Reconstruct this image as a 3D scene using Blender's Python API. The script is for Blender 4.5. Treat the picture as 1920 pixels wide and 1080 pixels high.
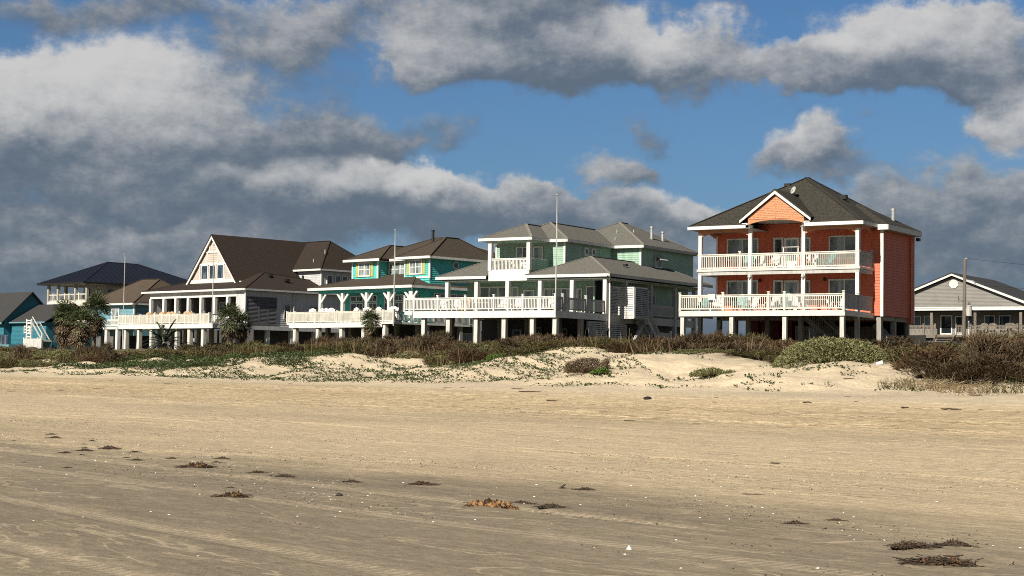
import bpy, bmesh, math, random
import numpy as np
from math import sin, cos, tan, pi, radians, sqrt, atan2
from mathutils import Vector, Matrix
for o in list(bpy.data.objects): bpy.data.objects.remove(o)
scene = bpy.context.scene
COL = scene.collection
# ------------------------------------------------------------------ camera
cam = bpy.data.cameras.new('camera'); camo = bpy.data.objects.new('camera', cam); COL.objects.link(camo)
cam.sensor_width = 36; cam.lens = 3068 / 1920 * 36; cam.clip_start = 0.1; cam.clip_end = 6000
_P, _R = radians(2.87), radians(0.9)
_f = Vector((0, cos(_P), sin(_P))); _r0 = Vector((1, 0, 0)); _u0 = Vector((0, -sin(_P), cos(_P)))
_r = _r0 * cos(_R) + _u0 * sin(_R); _u = -_r0 * sin(_R) + _u0 * cos(_R)
camo.matrix_world = Matrix(((_r.x, _u.x, -_f.x, 0), (_r.y, _u.y, -_f.y, 0), (_r.z, _u.z, -_f.z, 1.65), (0, 0, 0, 1)))
scene.camera = camo
scene.view_settings.view_transform = 'Standard'; scene.view_settings.look = 'None'
scene.cycles.filter_width = 1.0; scene.cycles.use_denoising = False
scene.view_settings.gamma = 1.0; scene.view_settings.exposure = 0.72
# ------------------------------------------------------------------ sun
SUN_EL, SUN_AZ = radians(38), atan2(-0.575, -0.818)      # azimuth of the sun from +Y towards +X
SUN_DIR = Vector((sin(SUN_AZ) * cos(SUN_EL), cos(SUN_AZ) * cos(SUN_EL), sin(SUN_EL)))
sl = bpy.data.lights.new('sun', 'SUN'); sl.energy = 5.0; sl.angle = radians(0.5); sl.color = (1.0, 0.93, 0.80)
so = bpy.data.objects.new('sun', sl); COL.objects.link(so)
so.rotation_euler = (-SUN_DIR).to_track_quat('-Z', 'Y').to_euler()
# ------------------------------------------------------------------ node helper
class NT:
    def __init__(s, tree): s.t = tree; s.t.nodes.clear()
    def n(s, typ, **kw):
        nd = s.t.nodes.new(typ)
        for k, v in kw.items(): setattr(nd, k, v)
        return nd
    def put(s, inp, v):
        if isinstance(v, bpy.types.NodeSocket): s.t.links.new(v, inp)
        elif v is not None: inp.default_value = v
    def m(s, op, a, b=None, c=None, clamp=False):
        nd = s.n('ShaderNodeMath', operation=op, use_clamp=clamp)
        for i, v in enumerate((a, b, c)):
            if v is not None: s.put(nd.inputs[i], v)
        return nd.outputs[0]
    def v(s, op, a, b=None, out=0):
        nd = s.n('ShaderNodeVectorMath', operation=op); s.put(nd.inputs[0], a)
        if b is not None: s.put(nd.inputs[1], b)
        return nd.outputs[out]
    def noise(s, vec, scale, detail=4, rough=0.55, col=False, dist=0.0):
        nd = s.n('ShaderNodeTexNoise'); s.put(nd.inputs['Vector'], vec)
        nd.inputs['Scale'].default_value = scale; nd.inputs['Detail'].default_value = detail
        nd.inputs['Roughness'].default_value = rough; nd.inputs['Distortion'].default_value = dist
        return nd.outputs['Color' if col else 'Fac']
    def ss(s, x, a, b, lo=0.0, hi=1.0):
        nd = s.n('ShaderNodeMapRange', interpolation_type='SMOOTHSTEP')
        s.put(nd.inputs[0], x); s.put(nd.inputs[1], a); s.put(nd.inputs[2], b); s.put(nd.inputs[3], lo); s.put(nd.inputs[4], hi)
        return nd.outputs[0]
    def mix(s, f, a, b, blend='MIX'):
        nd = s.n('ShaderNodeMix', data_type='RGBA', blend_type=blend)
        s.put(nd.inputs[0], f)
        for i, v in ((6, a), (7, b)):
            s.put(nd.inputs[i], (*v, 1) if isinstance(v, tuple) and len(v) == 3 else v)
        return nd.outputs[2]
# ------------------------------------------------------------------ world: Nishita sky with procedural clouds by direction
def P2(px, py):                                            # direction -> (azimuth, elevation), tenths of a radian
    v = _f + _r * ((px - 960) / 3068) - _u * ((py - 540) / 3068)
    return 10 * atan2(v.x, v.y), 10 * math.asin(v.z / v.length)
CLOUDS = [  # px centre, radii, amount, brightness
 (60,185,240,110,1.0,.85),(175,150,190,85,1.0,1.0),(330,175,190,85,.9,.75),(210,225,300,70,.8,.7),(420,265,290,80,.9,.24),(560,290,170,50,.8,.18),(60,290,400,75,.9,.14),
 (150,20,240,40,.55,.28),(420,45,300,70,.5,.36),(560,40,150,65,.6,.55),(560,130,220,70,.42,.26),(760,15,260,50,.5,.36),
 (830,80,120,75,.9,.75),(800,125,70,40,.5,.7),(1000,55,250,90,.75,.32),(1080,112,300,58,.9,.18),(1190,70,130,55,.9,.85),(1260,60,120,60,.9,.95),(1310,110,110,60,.8,.55),(950,140,180,45,.6,.2),(1000,0,380,40,.5,.3),
 (1650,55,180,60,1.0,.85),(1750,60,160,55,.9,.75),(1560,110,160,60,.9,.6),(1470,130,120,50,.8,.55),(1680,125,260,70,1.0,.28),(1850,95,150,80,1.0,.6),(1660,165,220,32,.4,.25),(1890,205,95,55,.9,.85),(1830,215,60,35,.5,.6),
 (740,250,150,48,.75,.30),(640,225,120,55,.4,.25),(660,340,170,50,1.1,1.0),(560,350,160,45,.8,.6),(760,335,110,38,.8,.95),(880,360,180,42,1.0,.75),(1000,370,150,38,.8,.4),(680,395,400,60,1.0,.12),(900,410,300,60,.9,.10),
 (1115,308,85,34,.9,.55),(1170,328,70,24,.6,.35),(1222,245,42,46,.5,.25),(1515,275,85,42,1.0,.75),(1510,305,120,40,.9,.35),(1650,335,95,34,.6,.35),(1860,310,120,50,.8,.45),(1880,360,130,60,.9,.3),
 (1800,430,420,80,1.0,.22),(1700,395,160,50,.6,.35),(1230,392,170,38,1.0,.70),(1330,405,100,34,.8,.55),(1060,388,150,45,.8,.22),(1200,430,240,50,.8,.25),
 (200,390,480,80,.75,.10),(330,345,180,55,.6,.55),(170,345,120,45,.5,.65),(60,415,120,35,.5,.45),(340,460,200,42,.8,.55),(500,440,180,50,.5,.25),(150,500,360,80,.9,.14),
 (500,600,1000,150,.85,.14),(1500,600,1000,170,1.0,.16),(1645,232,45,24,.35,.4)]
world = bpy.data.worlds.new('World'); scene.world = world; world.use_nodes = True
def cloud_group():
    # H: cloud depth, B: brightness, G: how much the depth grows away from the light (up and to the left)
    g = bpy.data.node_groups.new('cloud_field', 'ShaderNodeTree')
    g.interface.new_socket('P', in_out='INPUT', socket_type='NodeSocketVector')
    for s in 'HBG': g.interface.new_socket(s, in_out='OUTPUT', socket_type='NodeSocketFloat')
    k = NT(g); gi = k.n('NodeGroupInput'); go = k.n('NodeGroupOutput'); p = gi.outputs[0]
    w1 = k.v('SUBTRACT', k.noise(p, 1.5, 6, 0.58, True), (0.5, 0.5, 0.5))
    q = k.v('ADD', p, k.v('MULTIPLY', w1, (1.2, 0.66, 0.0)))
    H = B = G = None
    for cx, cy, rx, ry, am, br in CLOUDS:
        u, v = P2(cx, cy); sx, sy = 306.8 / rx / 1.30, 306.8 / ry / 1.30
        d = k.v('MULTIPLY', k.v('SUBTRACT', q, (u, v, 0)), (sx, sy, 0))
        t = k.m('SUBTRACT', 1.0, k.v('DOT_PRODUCT', d, d, 1), clamp=True)
        e = k.m('MULTIPLY', k.v('DOT_PRODUCT', d, (-0.35 * am, 0.9 * am, 0), 1), t)
        t = k.m('MULTIPLY', k.m('MULTIPLY', t, t), am)
        H = t if H is None else k.m('ADD', H, t)
        B = k.m('MULTIPLY', t, br) if B is None else k.m('MULTIPLY_ADD', t, br, B)
        G = e if G is None else k.m('ADD', G, e)
    sep = k.n('ShaderNodeSeparateXYZ'); k.put(sep.inputs[0], p)
    far = k.ss(k.m('ABSOLUTE', sep.outputs[0]), 3.8, 6.5, 0.0, 0.03)
    pn = k.v('MULTIPLY', p, (1.0, 1.5, 1.0))
    f = k.m('SUBTRACT', k.noise(pn, 1.9, 9, 0.67), 0.5)
    fl = k.m('SUBTRACT', k.noise(k.v('ADD', pn, (-0.05, 0.11, 0.0)), 1.9, 9, 0.67), 0.5)
    Hs = k.m('ADD', H, far)
    k.put(go.inputs[1], k.m('DIVIDE', k.m('MULTIPLY_ADD', far, 0.5, B), k.m('ADD', Hs, 0.06)))
    k.put(go.inputs[0], k.m('MULTIPLY_ADD', f, 1.85, k.m('MINIMUM', Hs, 1.15)))
    k.put(go.inputs[2], k.m('MULTIPLY_ADD', k.m('SUBTRACT', f, fl), 3.0, k.m('DIVIDE', G, k.m('ADD', Hs, 0.25))))
    return g
def build_world():
    k = NT(world.node_tree); out = k.n('ShaderNodeOutputWorld'); bg = k.n('ShaderNodeBackground'); STR = 0.05
    bg.inputs[1].default_value = STR
    sky = k.n('ShaderNodeTexSky', sky_type='NISHITA', sun_disc=False, sun_elevation=SUN_EL, sun_rotation=SUN_AZ % (2 * pi))
    sky.air_density = 1.0; sky.dust_density = 0.6; sky.ozone_density = 1.5
    tc = k.n('ShaderNodeTexCoord'); D = k.v('NORMALIZE', tc.outputs['Generated'])
    sep = k.n('ShaderNodeSeparateXYZ'); k.put(sep.inputs[0], D)
    az = k.m('MULTIPLY', k.m('ARCTAN2', sep.outputs[0], sep.outputs[1]), 10.0)
    el = k.m('MULTIPLY', k.m('ARCSINE', sep.outputs[2]), 10.0)
    cmb = k.n('ShaderNodeCombineXYZ'); k.put(cmb.inputs[0], az); k.put(cmb.inputs[1], el)
    G = cloud_group()
    def ev(p):
        nd = k.n('ShaderNodeGroup', node_tree=G); k.put(nd.inputs[0], p); return nd.outputs
    a = ev(cmb.outputs[0])
    alpha = k.ss(a[0], 0.06, 0.84)
    lit = k.m('MULTIPLY_ADD', a[2], 0.36, k.m('MULTIPLY_ADD', a[1], 0.95, 0.02))
    lit = k.ss(lit, 0.04, 1.10)
    ex = 1.0 / STR
    cold = tuple(c * ex for c in (0.072, 0.092, 0.119)); hot = tuple(c * ex for c in (0.385, 0.378, 0.368))
    cc = k.mix(lit, cold, hot)
    tint = k.mix(1.0, sky.outputs[0], k.mix(k.ss(el, 3.5, 8.0), (0.415, 0.645, 0.895), (0.36, 0.40, 0.43)), 'MULTIPLY')
    tint = k.mix(k.ss(el, -0.5, 2.6, 0.35, 1.0), tuple(c * ex for c in (0.090, 0.145, 0.22)), tint)
    side = k.ss(k.m('ABSOLUTE', az), 4.2, 6.5, 0.0, 0.75)                    # unseen low sky added as an even pale grey, to warm shaded walls
    side = k.m('MULTIPLY', side, k.ss(el, 6.0, 3.0)); tint = k.mix(side, tint, tuple(c * ex for c in (0.185, 0.180, 0.172)))
    c = k.mix(k.m('MULTIPLY', alpha, 0.92), tint, cc)
    k.put(bg.inputs[0], c); k.t.links.new(bg.outputs[0], out.inputs[0])
build_world()
# ------------------------------------------------------------------ terrain heights (s runs along the shore, d inland)
SX, SY = -0.669, 0.743
def vnoise(x, y, seed=0):
    x = np.asarray(x, float); y = np.asarray(y, float)
    xi = np.floor(x).astype(np.int64); yi = np.floor(y).astype(np.int64)
    xf = x - xi; yf = y - yi
    def hsh(a, b):
        n = (a * 374761393 + b * 668265263 + seed * 974634777) & 0xFFFFFFFF
        n = ((n ^ (n >> 13)) * 1274126177) & 0xFFFFFFFF
        return ((n ^ (n >> 16)) & 0xFFFF) / 65535.0
    u = xf * xf * (3 - 2 * xf); v = yf * yf * (3 - 2 * yf)
    a = hsh(xi, yi); b = hsh(xi + 1, yi); c = hsh(xi, yi + 1); e = hsh(xi + 1, yi + 1)
    return (a * (1 - u) + b * u) * (1 - v) + (c * (1 - u) + e * u) * v
def fbm(x, y, seed=0, octv=4):
    r = 0; a = 0.5
    for i in range(octv):
        r = r + a * (vnoise(x, y, seed + i) - 0.5); x = x * 2.03; y = y * 2.03; a *= 0.5
    return r
def sstep(t):
    t = np.clip(t, 0, 1); return t * t * (3 - 2 * t)
TRACKS = [(6.1, .085, 0), (7.75, .08, 0), (10.2, .02, 1), (11.75, .02, 1), (14.9, -.22, 2), (16.4, -.22, 2)] + [(d0 + q, .006 * (i % 3 - 1), i * 1.7) for i, d0 in enumerate((19.0, 22.5, 26.0, 29.2, 31.4, 33.6, 36.2, 38.3, 41.0, 44.5, 48.5)) for q in (0, 1.55)]
CREST_S = [-200, 25, 36, 40, 45, 47, 50, 54, 59, 64, 69.5, 75, 78.6, 84, 90, 96, 105, 124, 160, 400]
CREST_H = [1.5, 1.5, 1.5, 1.6, 2.1, 2.2, 1.9, 2.1, 2.65, 2.6, 2.85, 2.5, 2.05, 2.3, 2.6, 2.3, 2.0, 1.75, 1.7, 1.7]
def height(s, d):
    s = np.asarray(s, float); d = np.asarray(d, float)
    C = np.interp(s, CREST_S, CREST_H)
    base = 0.0148 * np.minimum(d, 54.0)
    dune = (C - 0.8) * sstep((d - 53.5) / 14.0)
    back = (3.1 - C) * sstep((d - 68.0) / 15.0)
    h = base + dune + back
    m = sstep((d - 52) / 8) * (1 - sstep((d - 84) / 6))
    h = h + m * (1.15 * fbm(s / 4.6, d / 3.4, 3) + 0.34 * fbm(s / 1.3, d / 1.0, 9, 3) + 0.10 * fbm(s / .5, d / .5, 13, 2))
    rut = sstep((d - 25) / 6) * (1 - sstep((d - 46) / 8))
    h = h + rut * (0.075 * fbm(s / 6.0, d / 0.55, 21, 3) + 0.035 * fbm(s / 0.9, d / 0.35, 31, 2))
    h = h + 0.03 * fbm(s / 4.0, d / 1.2, 41, 3) * sstep((d - 10) / 20 + 0.35)
    fade = np.clip(0.40 + 2.6 * fbm(s / 9.0, d / 2.0, 61, 2), 0.0, 1.0)         # wheel tracks with raised shoulders
    for d0, sl, ph in TRACKS:
        e = d - d0 - sl * (s - 15) - 0.30 * np.sin(s / 11.0 + ph) - 0.12 * np.sin(s / 4.3 + 2 * ph)
        dp = 1.0 if d0 < 18 else 1.7
        h = h + dp * fade * (0.020 * np.exp(-((np.abs(e) - 0.26) / 0.09) ** 2) - 0.028 * np.exp(-(e / 0.15) ** 2))
    return h
def ground(x, y):
    return float(height(SX * x + SY * y, SY * x - SX * y))
# ------------------------------------------------------------------ materials
MATS = {}
def mat(name, col, rough=0.6, var=0.10, scale=2.0, bump=0.0, bscale=20.0, spec=0.35, col2=None, stretch=(1, 1, 1), metal=0.0, rnd=0.0, tr=0.0, lo=.30, hi=.70):
    m = bpy.data.materials.new(name); m.use_nodes = True; k = NT(m.node_tree)
    out = k.n('ShaderNodeOutputMaterial'); b = k.n('ShaderNodeBsdfPrincipled')
    tc = k.n('ShaderNodeTexCoord'); p = k.v('MULTIPLY', tc.outputs['Object'], stretch)
    n = k.noise(p, scale, 6, 0.62)
    f = k.ss(n, lo, hi)
    if col2 is None: col2 = tuple(max(0, c * (1 - 3.0 * var)) for c in col)
    c = k.mix(f, tuple(col2), tuple(col))
    if rnd:
        oi = k.n('ShaderNodeObjectInfo')
        h = k.n('ShaderNodeHueSaturation')
        k.put(h.inputs['Value'], k.m('MULTIPLY_ADD', oi.outputs['Random'], 2 * rnd, 1 - rnd)); k.put(h.inputs['Color'], c)
        k.put(h.inputs['Hue'], k.m('MULTIPLY_ADD', oi.outputs['Random'], -0.06 * rnd, 0.5 + 0.03 * rnd)); c = h.outputs[0]
    k.put(b.inputs['Base Color'], c); b.inputs['Roughness'].default_value = rough
    b.inputs['Specular IOR Level'].default_value = spec; b.inputs['Metallic'].default_value = metal
    if bump:
        bp = k.n('ShaderNodeBump'); bp.inputs['Strength'].default_value = bump; bp.inputs['Distance'].default_value = 0.05
        k.put(bp.inputs['Height'], k.noise(p, bscale, 4, 0.6)); k.put(b.inputs['Normal'], bp.outputs[0])
    sh = b.outputs[0]
    if tr:
        t = k.n('ShaderNodeBsdfTranslucent'); k.put(t.inputs[0], c); mx = k.n('ShaderNodeMixShader'); mx.inputs[0].default_value = tr
        k.t.links.new(sh, mx.inputs[1]); k.t.links.new(t.outputs[0], mx.inputs[2]); sh = mx.outputs[0]
    k.t.links.new(sh, out.inputs[0]); MATS[name] = m; return m
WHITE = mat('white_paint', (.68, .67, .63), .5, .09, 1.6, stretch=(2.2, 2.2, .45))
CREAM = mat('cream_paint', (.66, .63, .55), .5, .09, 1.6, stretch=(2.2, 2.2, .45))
GREYP = mat('weathered_shaded_white_paint', (.42, .41, .39), .6, .09, 1.6, stretch=(2.2, 2.2, .45))  # greyer white; on right-hand rails and fascias it puts shade into the colour
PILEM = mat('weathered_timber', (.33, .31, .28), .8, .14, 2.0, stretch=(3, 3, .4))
PILE_LIT = mat('sunlit_piling', (.60, .58, .53), .75, .12, 1.6, stretch=(3, 3, .5))  # paler piling tone: sunlight on the outer rows put into the colour
DECKW = mat('deck_boards', (.32, .30, .27), .8, .12, 3.0)
CORAL = mat('coral_siding', (.60, .145, .075), .55, .09, 1.6, stretch=(2.2, 2.2, .45))
PEACH = mat('peach_shingles', (.50, .215, .105), .6, .06, 4)
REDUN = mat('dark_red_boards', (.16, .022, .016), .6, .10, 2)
MINT = mat('mint_siding', (.285, .43, .335), .55, .09, 1.6, stretch=(2.2, 2.2, .45))
pass
TEAL = mat('turquoise_siding', (.085, .49, .45), .55, .09, 1.6, stretch=(2.2, 2.2, .45))
pass
pass
pass
LGREY = mat('pale_grey_siding', (.50, .495, .495), .6, .09, 1.6, stretch=(2.2, 2.2, .45))
PINK = mat('pale_pink_boards', (.50, .42, .37), .6, .05, 1)
SKYB = mat('light_blue_siding', (.13, .27, .32), .6, .06, .8)
BLUE = mat('bright_blue_siding', (.03, .155, .205), .6, .06, .8)
TAUPE = mat('taupe_siding', (.185, .175, .16), .6, .06, .8)
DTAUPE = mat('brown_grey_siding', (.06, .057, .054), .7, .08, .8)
STUCCO = mat('beige_wall', (.36, .34, .29), .7, .06, 1)
LIME = mat('lime_shutter', (.40, .40, .12), .5, .06, 2)
LOUV = mat('louvre_slats', (.40, .40, .385), .6, .08, 2)
DLOUV = mat('grey_louvre_slats', (.13, .13, .14), .6, .08, 2)
SH_G = mat('grey_shingles', (.135, .13, .115), .9, .10, 7, .6, 14, .15, (.080, .077, .068))
SH_GD = mat('charcoal_shingles', (.048, .044, .037), .9, .12, 7, .6, 14, .15, (.022, .020, .016))
SH_B = mat('brown_shingles', (.040, .030, .024), .9, .12, 7, .6, 14, .15, (.018, .0135, .011))
SH_M = mat('mid_brown_shingles', (.066, .053, .040), .9, .12, 7, .6, 14, .15, (.036, .029, .022))
SH_T = mat('tan_shingles', (.088, .067, .049), .9, .12, 7, .6, 14, .15, (.047, .036, .027))
SH_D = mat('dark_grey_shingles', (.050, .049, .050), .9, .12, 7, .6, 14, .15, (.029, .029, .030))
CAPM = mat('pale_ridge_shingles', (.20, .19, .165), .9, .10, 6)
NAVY = mat('navy_metal', (.010, .012, .020), .45, .08, 1, 0, 20, .5)
SCREEN = mat('dark_screen', (.012, .012, .013), .7, .2, 2)
BLACK = mat('black_plastic', (.015, .015, .015), .5, .1, 3)
METAL = mat('galvanised_metal', (.55, .55, .55), .4, .1, 4, metal=.6)
POLEM = mat('flagpole_paint', (.45, .44, .41), .4, .05, 3)
WOODP = mat('grey_utility_pole_wood', (.17, .145, .118), .85, .15, 2, .3, 12, .2, None, (6, 6, .5))
WOODC = mat('tan_wood', (.52, .30, .14), .6, .12, 6)
WOODG = mat('grey_brown_wood', (.20, .17, .135), .8, .15, 4)
AQCH = mat('aqua_plastic', (.055, .25, .24), .45, .05, 3)
WHCH = mat('white_plastic', (.62, .62, .59), .45, .05, 3)
TERRA = mat('terracotta', (.40, .15, .08), .7, .1, 5)
def glass_mat(name, col, rough=.06):
    m = bpy.data.materials.new(name); m.use_nodes = True; k = NT(m.node_tree)
    out = k.n('ShaderNodeOutputMaterial'); b = k.n('ShaderNodeBsdfPrincipled'); tc = k.n('ShaderNodeTexCoord')
    cu = k.noise(k.v('MULTIPLY', tc.outputs['Object'], (1.0, 1.0, .12)), 1.7, 1); c = k.mix(k.ss(cu, .54, .56), k.mix(k.ss(k.noise(tc.outputs['Object'], 1.3, 2), .4, .6), tuple(x * .5 for x in col), col), tuple(.05 + 1.3 * x for x in col))
    k.put(b.inputs['Base Color'], c); b.inputs['Roughness'].default_value = rough; b.inputs['Specular IOR Level'].default_value = .7
    bp = k.n('ShaderNodeBump'); bp.inputs['Strength'].default_value = .04; k.put(bp.inputs['Height'], k.noise(tc.outputs['Object'], 1.5, 2)); k.put(b.inputs['Normal'], bp.outputs[0])
    k.t.links.new(b.outputs[0], out.inputs[0]); return m
GLASS = glass_mat('window_glass', (.022, .030, .034)); GLASSG = glass_mat('pale_window_glass', (.15, .185, .18), .12); GLASSB = glass_mat('blue_window_glass', (.03, .05, .075))
# ------------------------------------------------------------------ mesh builder
class MB:
    def __init__(s): s.v = []; s.f = []
    def poly(s, pts):
        i = len(s.v); s.v += [tuple(p) for p in pts]; s.f.append(tuple(range(i, i + len(pts)))); return s
    def box(s, x0, x1, y0, y1, z0, z1, T=None):
        c = [(x, y, z) for z in (z0, z1) for y in (y0, y1) for x in (x0, x1)]
        if T: c = [T(*p) for p in c]
        i = len(s.v); s.v += c
        s.f += [tuple(i + j for j in q) for q in ((0, 2, 3, 1), (4, 5, 7, 6), (0, 1, 5, 4), (2, 6, 7, 3), (0, 4, 6, 2), (1, 3, 7, 5))]; return s
    def prism(s, pts, vec):
        n = len(pts); i = len(s.v); v = Vector(vec)
        s.v += [tuple(p) for p in pts] + [tuple(Vector(p) + v) for p in pts]
        s.f.append(tuple(range(i, i + n))); s.f.append(tuple(range(i + 2 * n - 1, i + n - 1, -1)))
        for j in range(n): s.f.append((i + j, i + (j + 1) % n, i + n + (j + 1) % n, i + n + j))
        return s
    def slab(s, pts, t): return s.prism(pts, (0, 0, -t))
    def beam(s, p, q, w, h):
        p = Vector(p); q = Vector(q); d = (q - p).normalized(); up = Vector((0, 0, 1))
        if abs(d.z) > .98: up = Vector((0, 1, 0))
        a = d.cross(up).normalized() * w / 2; b = a.cross(d).normalized() * h / 2
        i = len(s.v)
        for e in (p, q): s.v += [tuple(e - a - b), tuple(e + a - b), tuple(e + a + b), tuple(e - a + b)]
        s.f += [tuple(i + j for j in k) for k in ((0, 1, 2, 3), (7, 6, 5, 4), (0, 4, 5, 1), (1, 5, 6, 2), (2, 6, 7, 3), (3, 7, 4, 0))]; return s
    def tube(s, pts, rad, n=8, cap=True):
        base = len(s.v); N = len(pts)
        for j, p in enumerate(pts):
            p = Vector(p); d = Vector(pts[min(j + 1, N - 1)]) - Vector(pts[max(j - 1, 0)]); d.normalize()
            up = Vector((0, 0, 1)) if abs(d.z) < .9 else Vector((1, 0, 0))
            a = d.cross(up).normalized(); b = a.cross(d); r = rad[j] if isinstance(rad, (list, tuple)) else rad
            for k in range(n): t = 2 * pi * k / n; s.v.append(tuple(p + (a * cos(t) + b * sin(t)) * r))
        for j in range(N - 1):
            for k in range(n):
                a0 = base + j * n + k; a1 = base + j * n + (k + 1) % n; s.f.append((a0, a1, a1 + n, a0 + n))
        if cap: s.f.append(tuple(base + k for k in reversed(range(n)))); s.f.append(tuple(base + (N - 1) * n + k for k in range(n)))
        return s
    def build(s, name, m, parent=None, G=0.0, smooth=False, fix=True):
        me = bpy.data.meshes.new(name); me.from_pydata([(x, y, z - G) for x, y, z in s.v], [], s.f)
        if fix:
            b = bmesh.new(); b.from_mesh(me); bmesh.ops.recalc_face_normals(b, faces=b.faces); b.to_mesh(me); b.free()
        if smooth: me.polygons.foreach_set('use_smooth', [True] * len(me.polygons))
        me.materials.append(m); o = bpy.data.objects.new(name, me); COL.objects.link(o)
        if parent: o.parent = parent
        return o
def tag(o, label=None, cat=None, group=None, kind=None):
    if label: o['label'] = label
    if cat: o['category'] = cat
    if group: o['group'] = group
    if kind: o['kind'] = kind
    return o
def empty(name, loc, rz=0.0, label=None, cat=None, group=None):
    o = bpy.data.objects.new(name, None); COL.objects.link(o); o.location = loc; o.rotation_euler = (0, 0, rz); o.empty_display_size = .3
    return tag(o, label, cat, group)
KIDS = {}
def copy_tree(o, loc, rz, sc=None, label=None, group=None):
    r = o.copy(); COL.objects.link(r); r.location = loc; r.rotation_euler = (0, 0, rz)
    if sc: r.scale = (sc, sc, sc) if isinstance(sc, (int, float)) else sc
    if label: r['label'] = label
    if group: r['group'] = group
    for c in o.children:
        c2 = c.copy(); COL.objects.link(c2); c2.parent = r
        for g in c.children:
            g2 = g.copy(); COL.objects.link(g2); g2.parent = c2
    return r
# ------------------------------------------------------------------ house helper
def front(y): return lambda u, o, z: (u, y - o, z)
def right(x): return lambda u, o, z: (x + o, u, z)
class House:
    def __init__(s, name, x, y, rz, G, label, cat):
        s.G = G; s.rz = radians(rz); s.root = empty(name, (x, y, G), s.rz, label, cat); s.x = x; s.y = y
    def part(s, name, mb, m, parent=None, label=None):
        o = mb.build(name, m, parent or s.root, s.G)
        if label: o['label'] = label
        return o
    def W(s, x, y, z): c, n = cos(s.rz), sin(s.rz); return (s.x + x * c - y * n, s.y + x * n + y * c, z)
    def box(s, name, m, *b): return s.part(name, MB().box(*b), m)
    def window(s, T, u0, u1, z0, z1, n=1, split=False, fw=.10, frame=None, glass=None, name='window', up=0.0):
        frame = frame or WHITE; glass = glass or GLASS; mb = MB()
        for a in ((u0, u0 + fw, z0, z1), (u1 - fw, u1, z0, z1), (u0 + fw, u1 - fw, z1 - fw, z1), (u0 + fw, u1 - fw, z0, z0 + fw + up)):
            mb.box(a[0], a[1], -.01, .09, a[2], a[3], T)
        w = (u1 - u0 - 2 * fw - (n - 1) * fw) / n
        pm = MB()
        for i in range(n):
            a = u0 + fw + i * (w + fw)
            if i: mb.box(a - fw, a, -.01, .085, z0 + fw + up, z1 - fw, T)
            if split:
                zm = (z0 + z1) / 2; mb.box(a, a + w, -.01, .07, zm - .035, zm + .035, T)
            pm.box(a, a + w, .0, .05, z0 + fw + up, z1 - fw, T)
        o = s.part(name, mb, frame); s.part('pane', pm, glass, o); return o
    def door(s, T, u0, u1, z0, z1, frame=None, glass=None, up=.25):
        o = s.window(T, u0, u1, z0, z1, 1, False, .13, frame, glass, 'door', up)
        s.part('handle', MB().box(u1 - .12, u1 - .06, .09, .14, z0 + .95, z0 + 1.07, T), METAL, o); return o
    def lap(s, mb, T, u0, u1, z0, z1, step=.19, clip=None):
        n = max(1, round((z1 - z0) / step)); h = (z1 - z0) / n
        for i in range(n):
            a, b = z0 + i * h, z0 + (i + 1) * h
            ua, ub = clip(a) if clip else (u0, u1); uc, ud = clip(b) if clip else (u0, u1)
            if ud - uc < .02: uc = ud = (ua + ub) / 2
            mb.poly([T(ua, .035, a), T(ub, .035, a), T(ud, .008, b), T(uc, .008, b)])
            mb.poly([T(ua, .0, a), T(ub, .0, a), T(ub, .035, a), T(ua, .035, a)])
        return mb
    def rail(s, p, q, z0, h=1.05, posts=(), m=None, sp=.13, bw=.045, gap=.10, pw=.13, ph=.12, cap=False, solid=False):
        m = m or WHITE; p = Vector((p[0], p[1], 0)); q = Vector((q[0], q[1], 0)); L = (q - p).length; d = (q - p) / L; mb = MB()
        def P(t, z): e = p + d * t; return (e.x, e.y, z)
        mb.beam(P(0, z0 + h - .03), P(L, z0 + h - .03), .13, .06)
        mb.beam(P(0, z0 + h - .12), P(L, z0 + h - .12), .05, .10)
        mb.beam(P(0, z0 + gap + .04), P(L, z0 + gap + .04), .05, .08)
        n = int(L / sp)
        for i in range(n):
            t = (i + .5) * L / n; w = bw
            e = p + d * t
            mb.beam(P(t, z0 + gap + .08), P(t, z0 + h - .17), w, .035) if False else mb.box(-w / 2, w / 2, -.018, .018, z0 + gap + .08, z0 + h - .17, lambda u, o, z, e=e: (e.x + d.x * u - d.y * o, e.y + d.y * u + d.x * o, z))
        r = s.part('railing', mb, m)
        for t in posts:
            e = p + d * (t * L); k = MB(); k.box(e.x - pw / 2, e.x + pw / 2, e.y - pw / 2, e.y + pw / 2, z0 - .05, z0 + h + ph)
            k.box(e.x - pw / 2 - .03, e.x + pw / 2 + .03, e.y - pw / 2 - .03, e.y + pw / 2 + .03, z0 + h + ph, z0 + h + ph + .05)
            s.part('railing_post', k, m)
        return r
    def post(s, name, x, y, z0, z1, w, m): return s.part(name, MB().box(x - w / 2, x + w / 2, y - w / 2, y + w / 2, z0, z1), m)
    def fascia(s, x0, x1, y0, y1, z0, z1, m=None, t=.05, name='fascia', sides='flrb'):
        mb = MB(); m = m or WHITE
        if 'f' in sides: mb.box(x0 - .003, x1 + .003, y0 - t, y0 - .003, z0, z1)
        if 'b' in sides: mb.box(x0 - .003, x1 + .003, y1 + .003, y1 + t, z0, z1)
        if 'l' in sides: mb.box(x0 - t, x0 - .004, y0 - .003, y1 + .003, z0 + .002, z1 - .002)
        if 'r' in sides: mb.box(x1 + .004, x1 + t, y0 - .003, y1 + .003, z0 + .002, z1 - .002)
        return s.part(name, mb, m)
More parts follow.
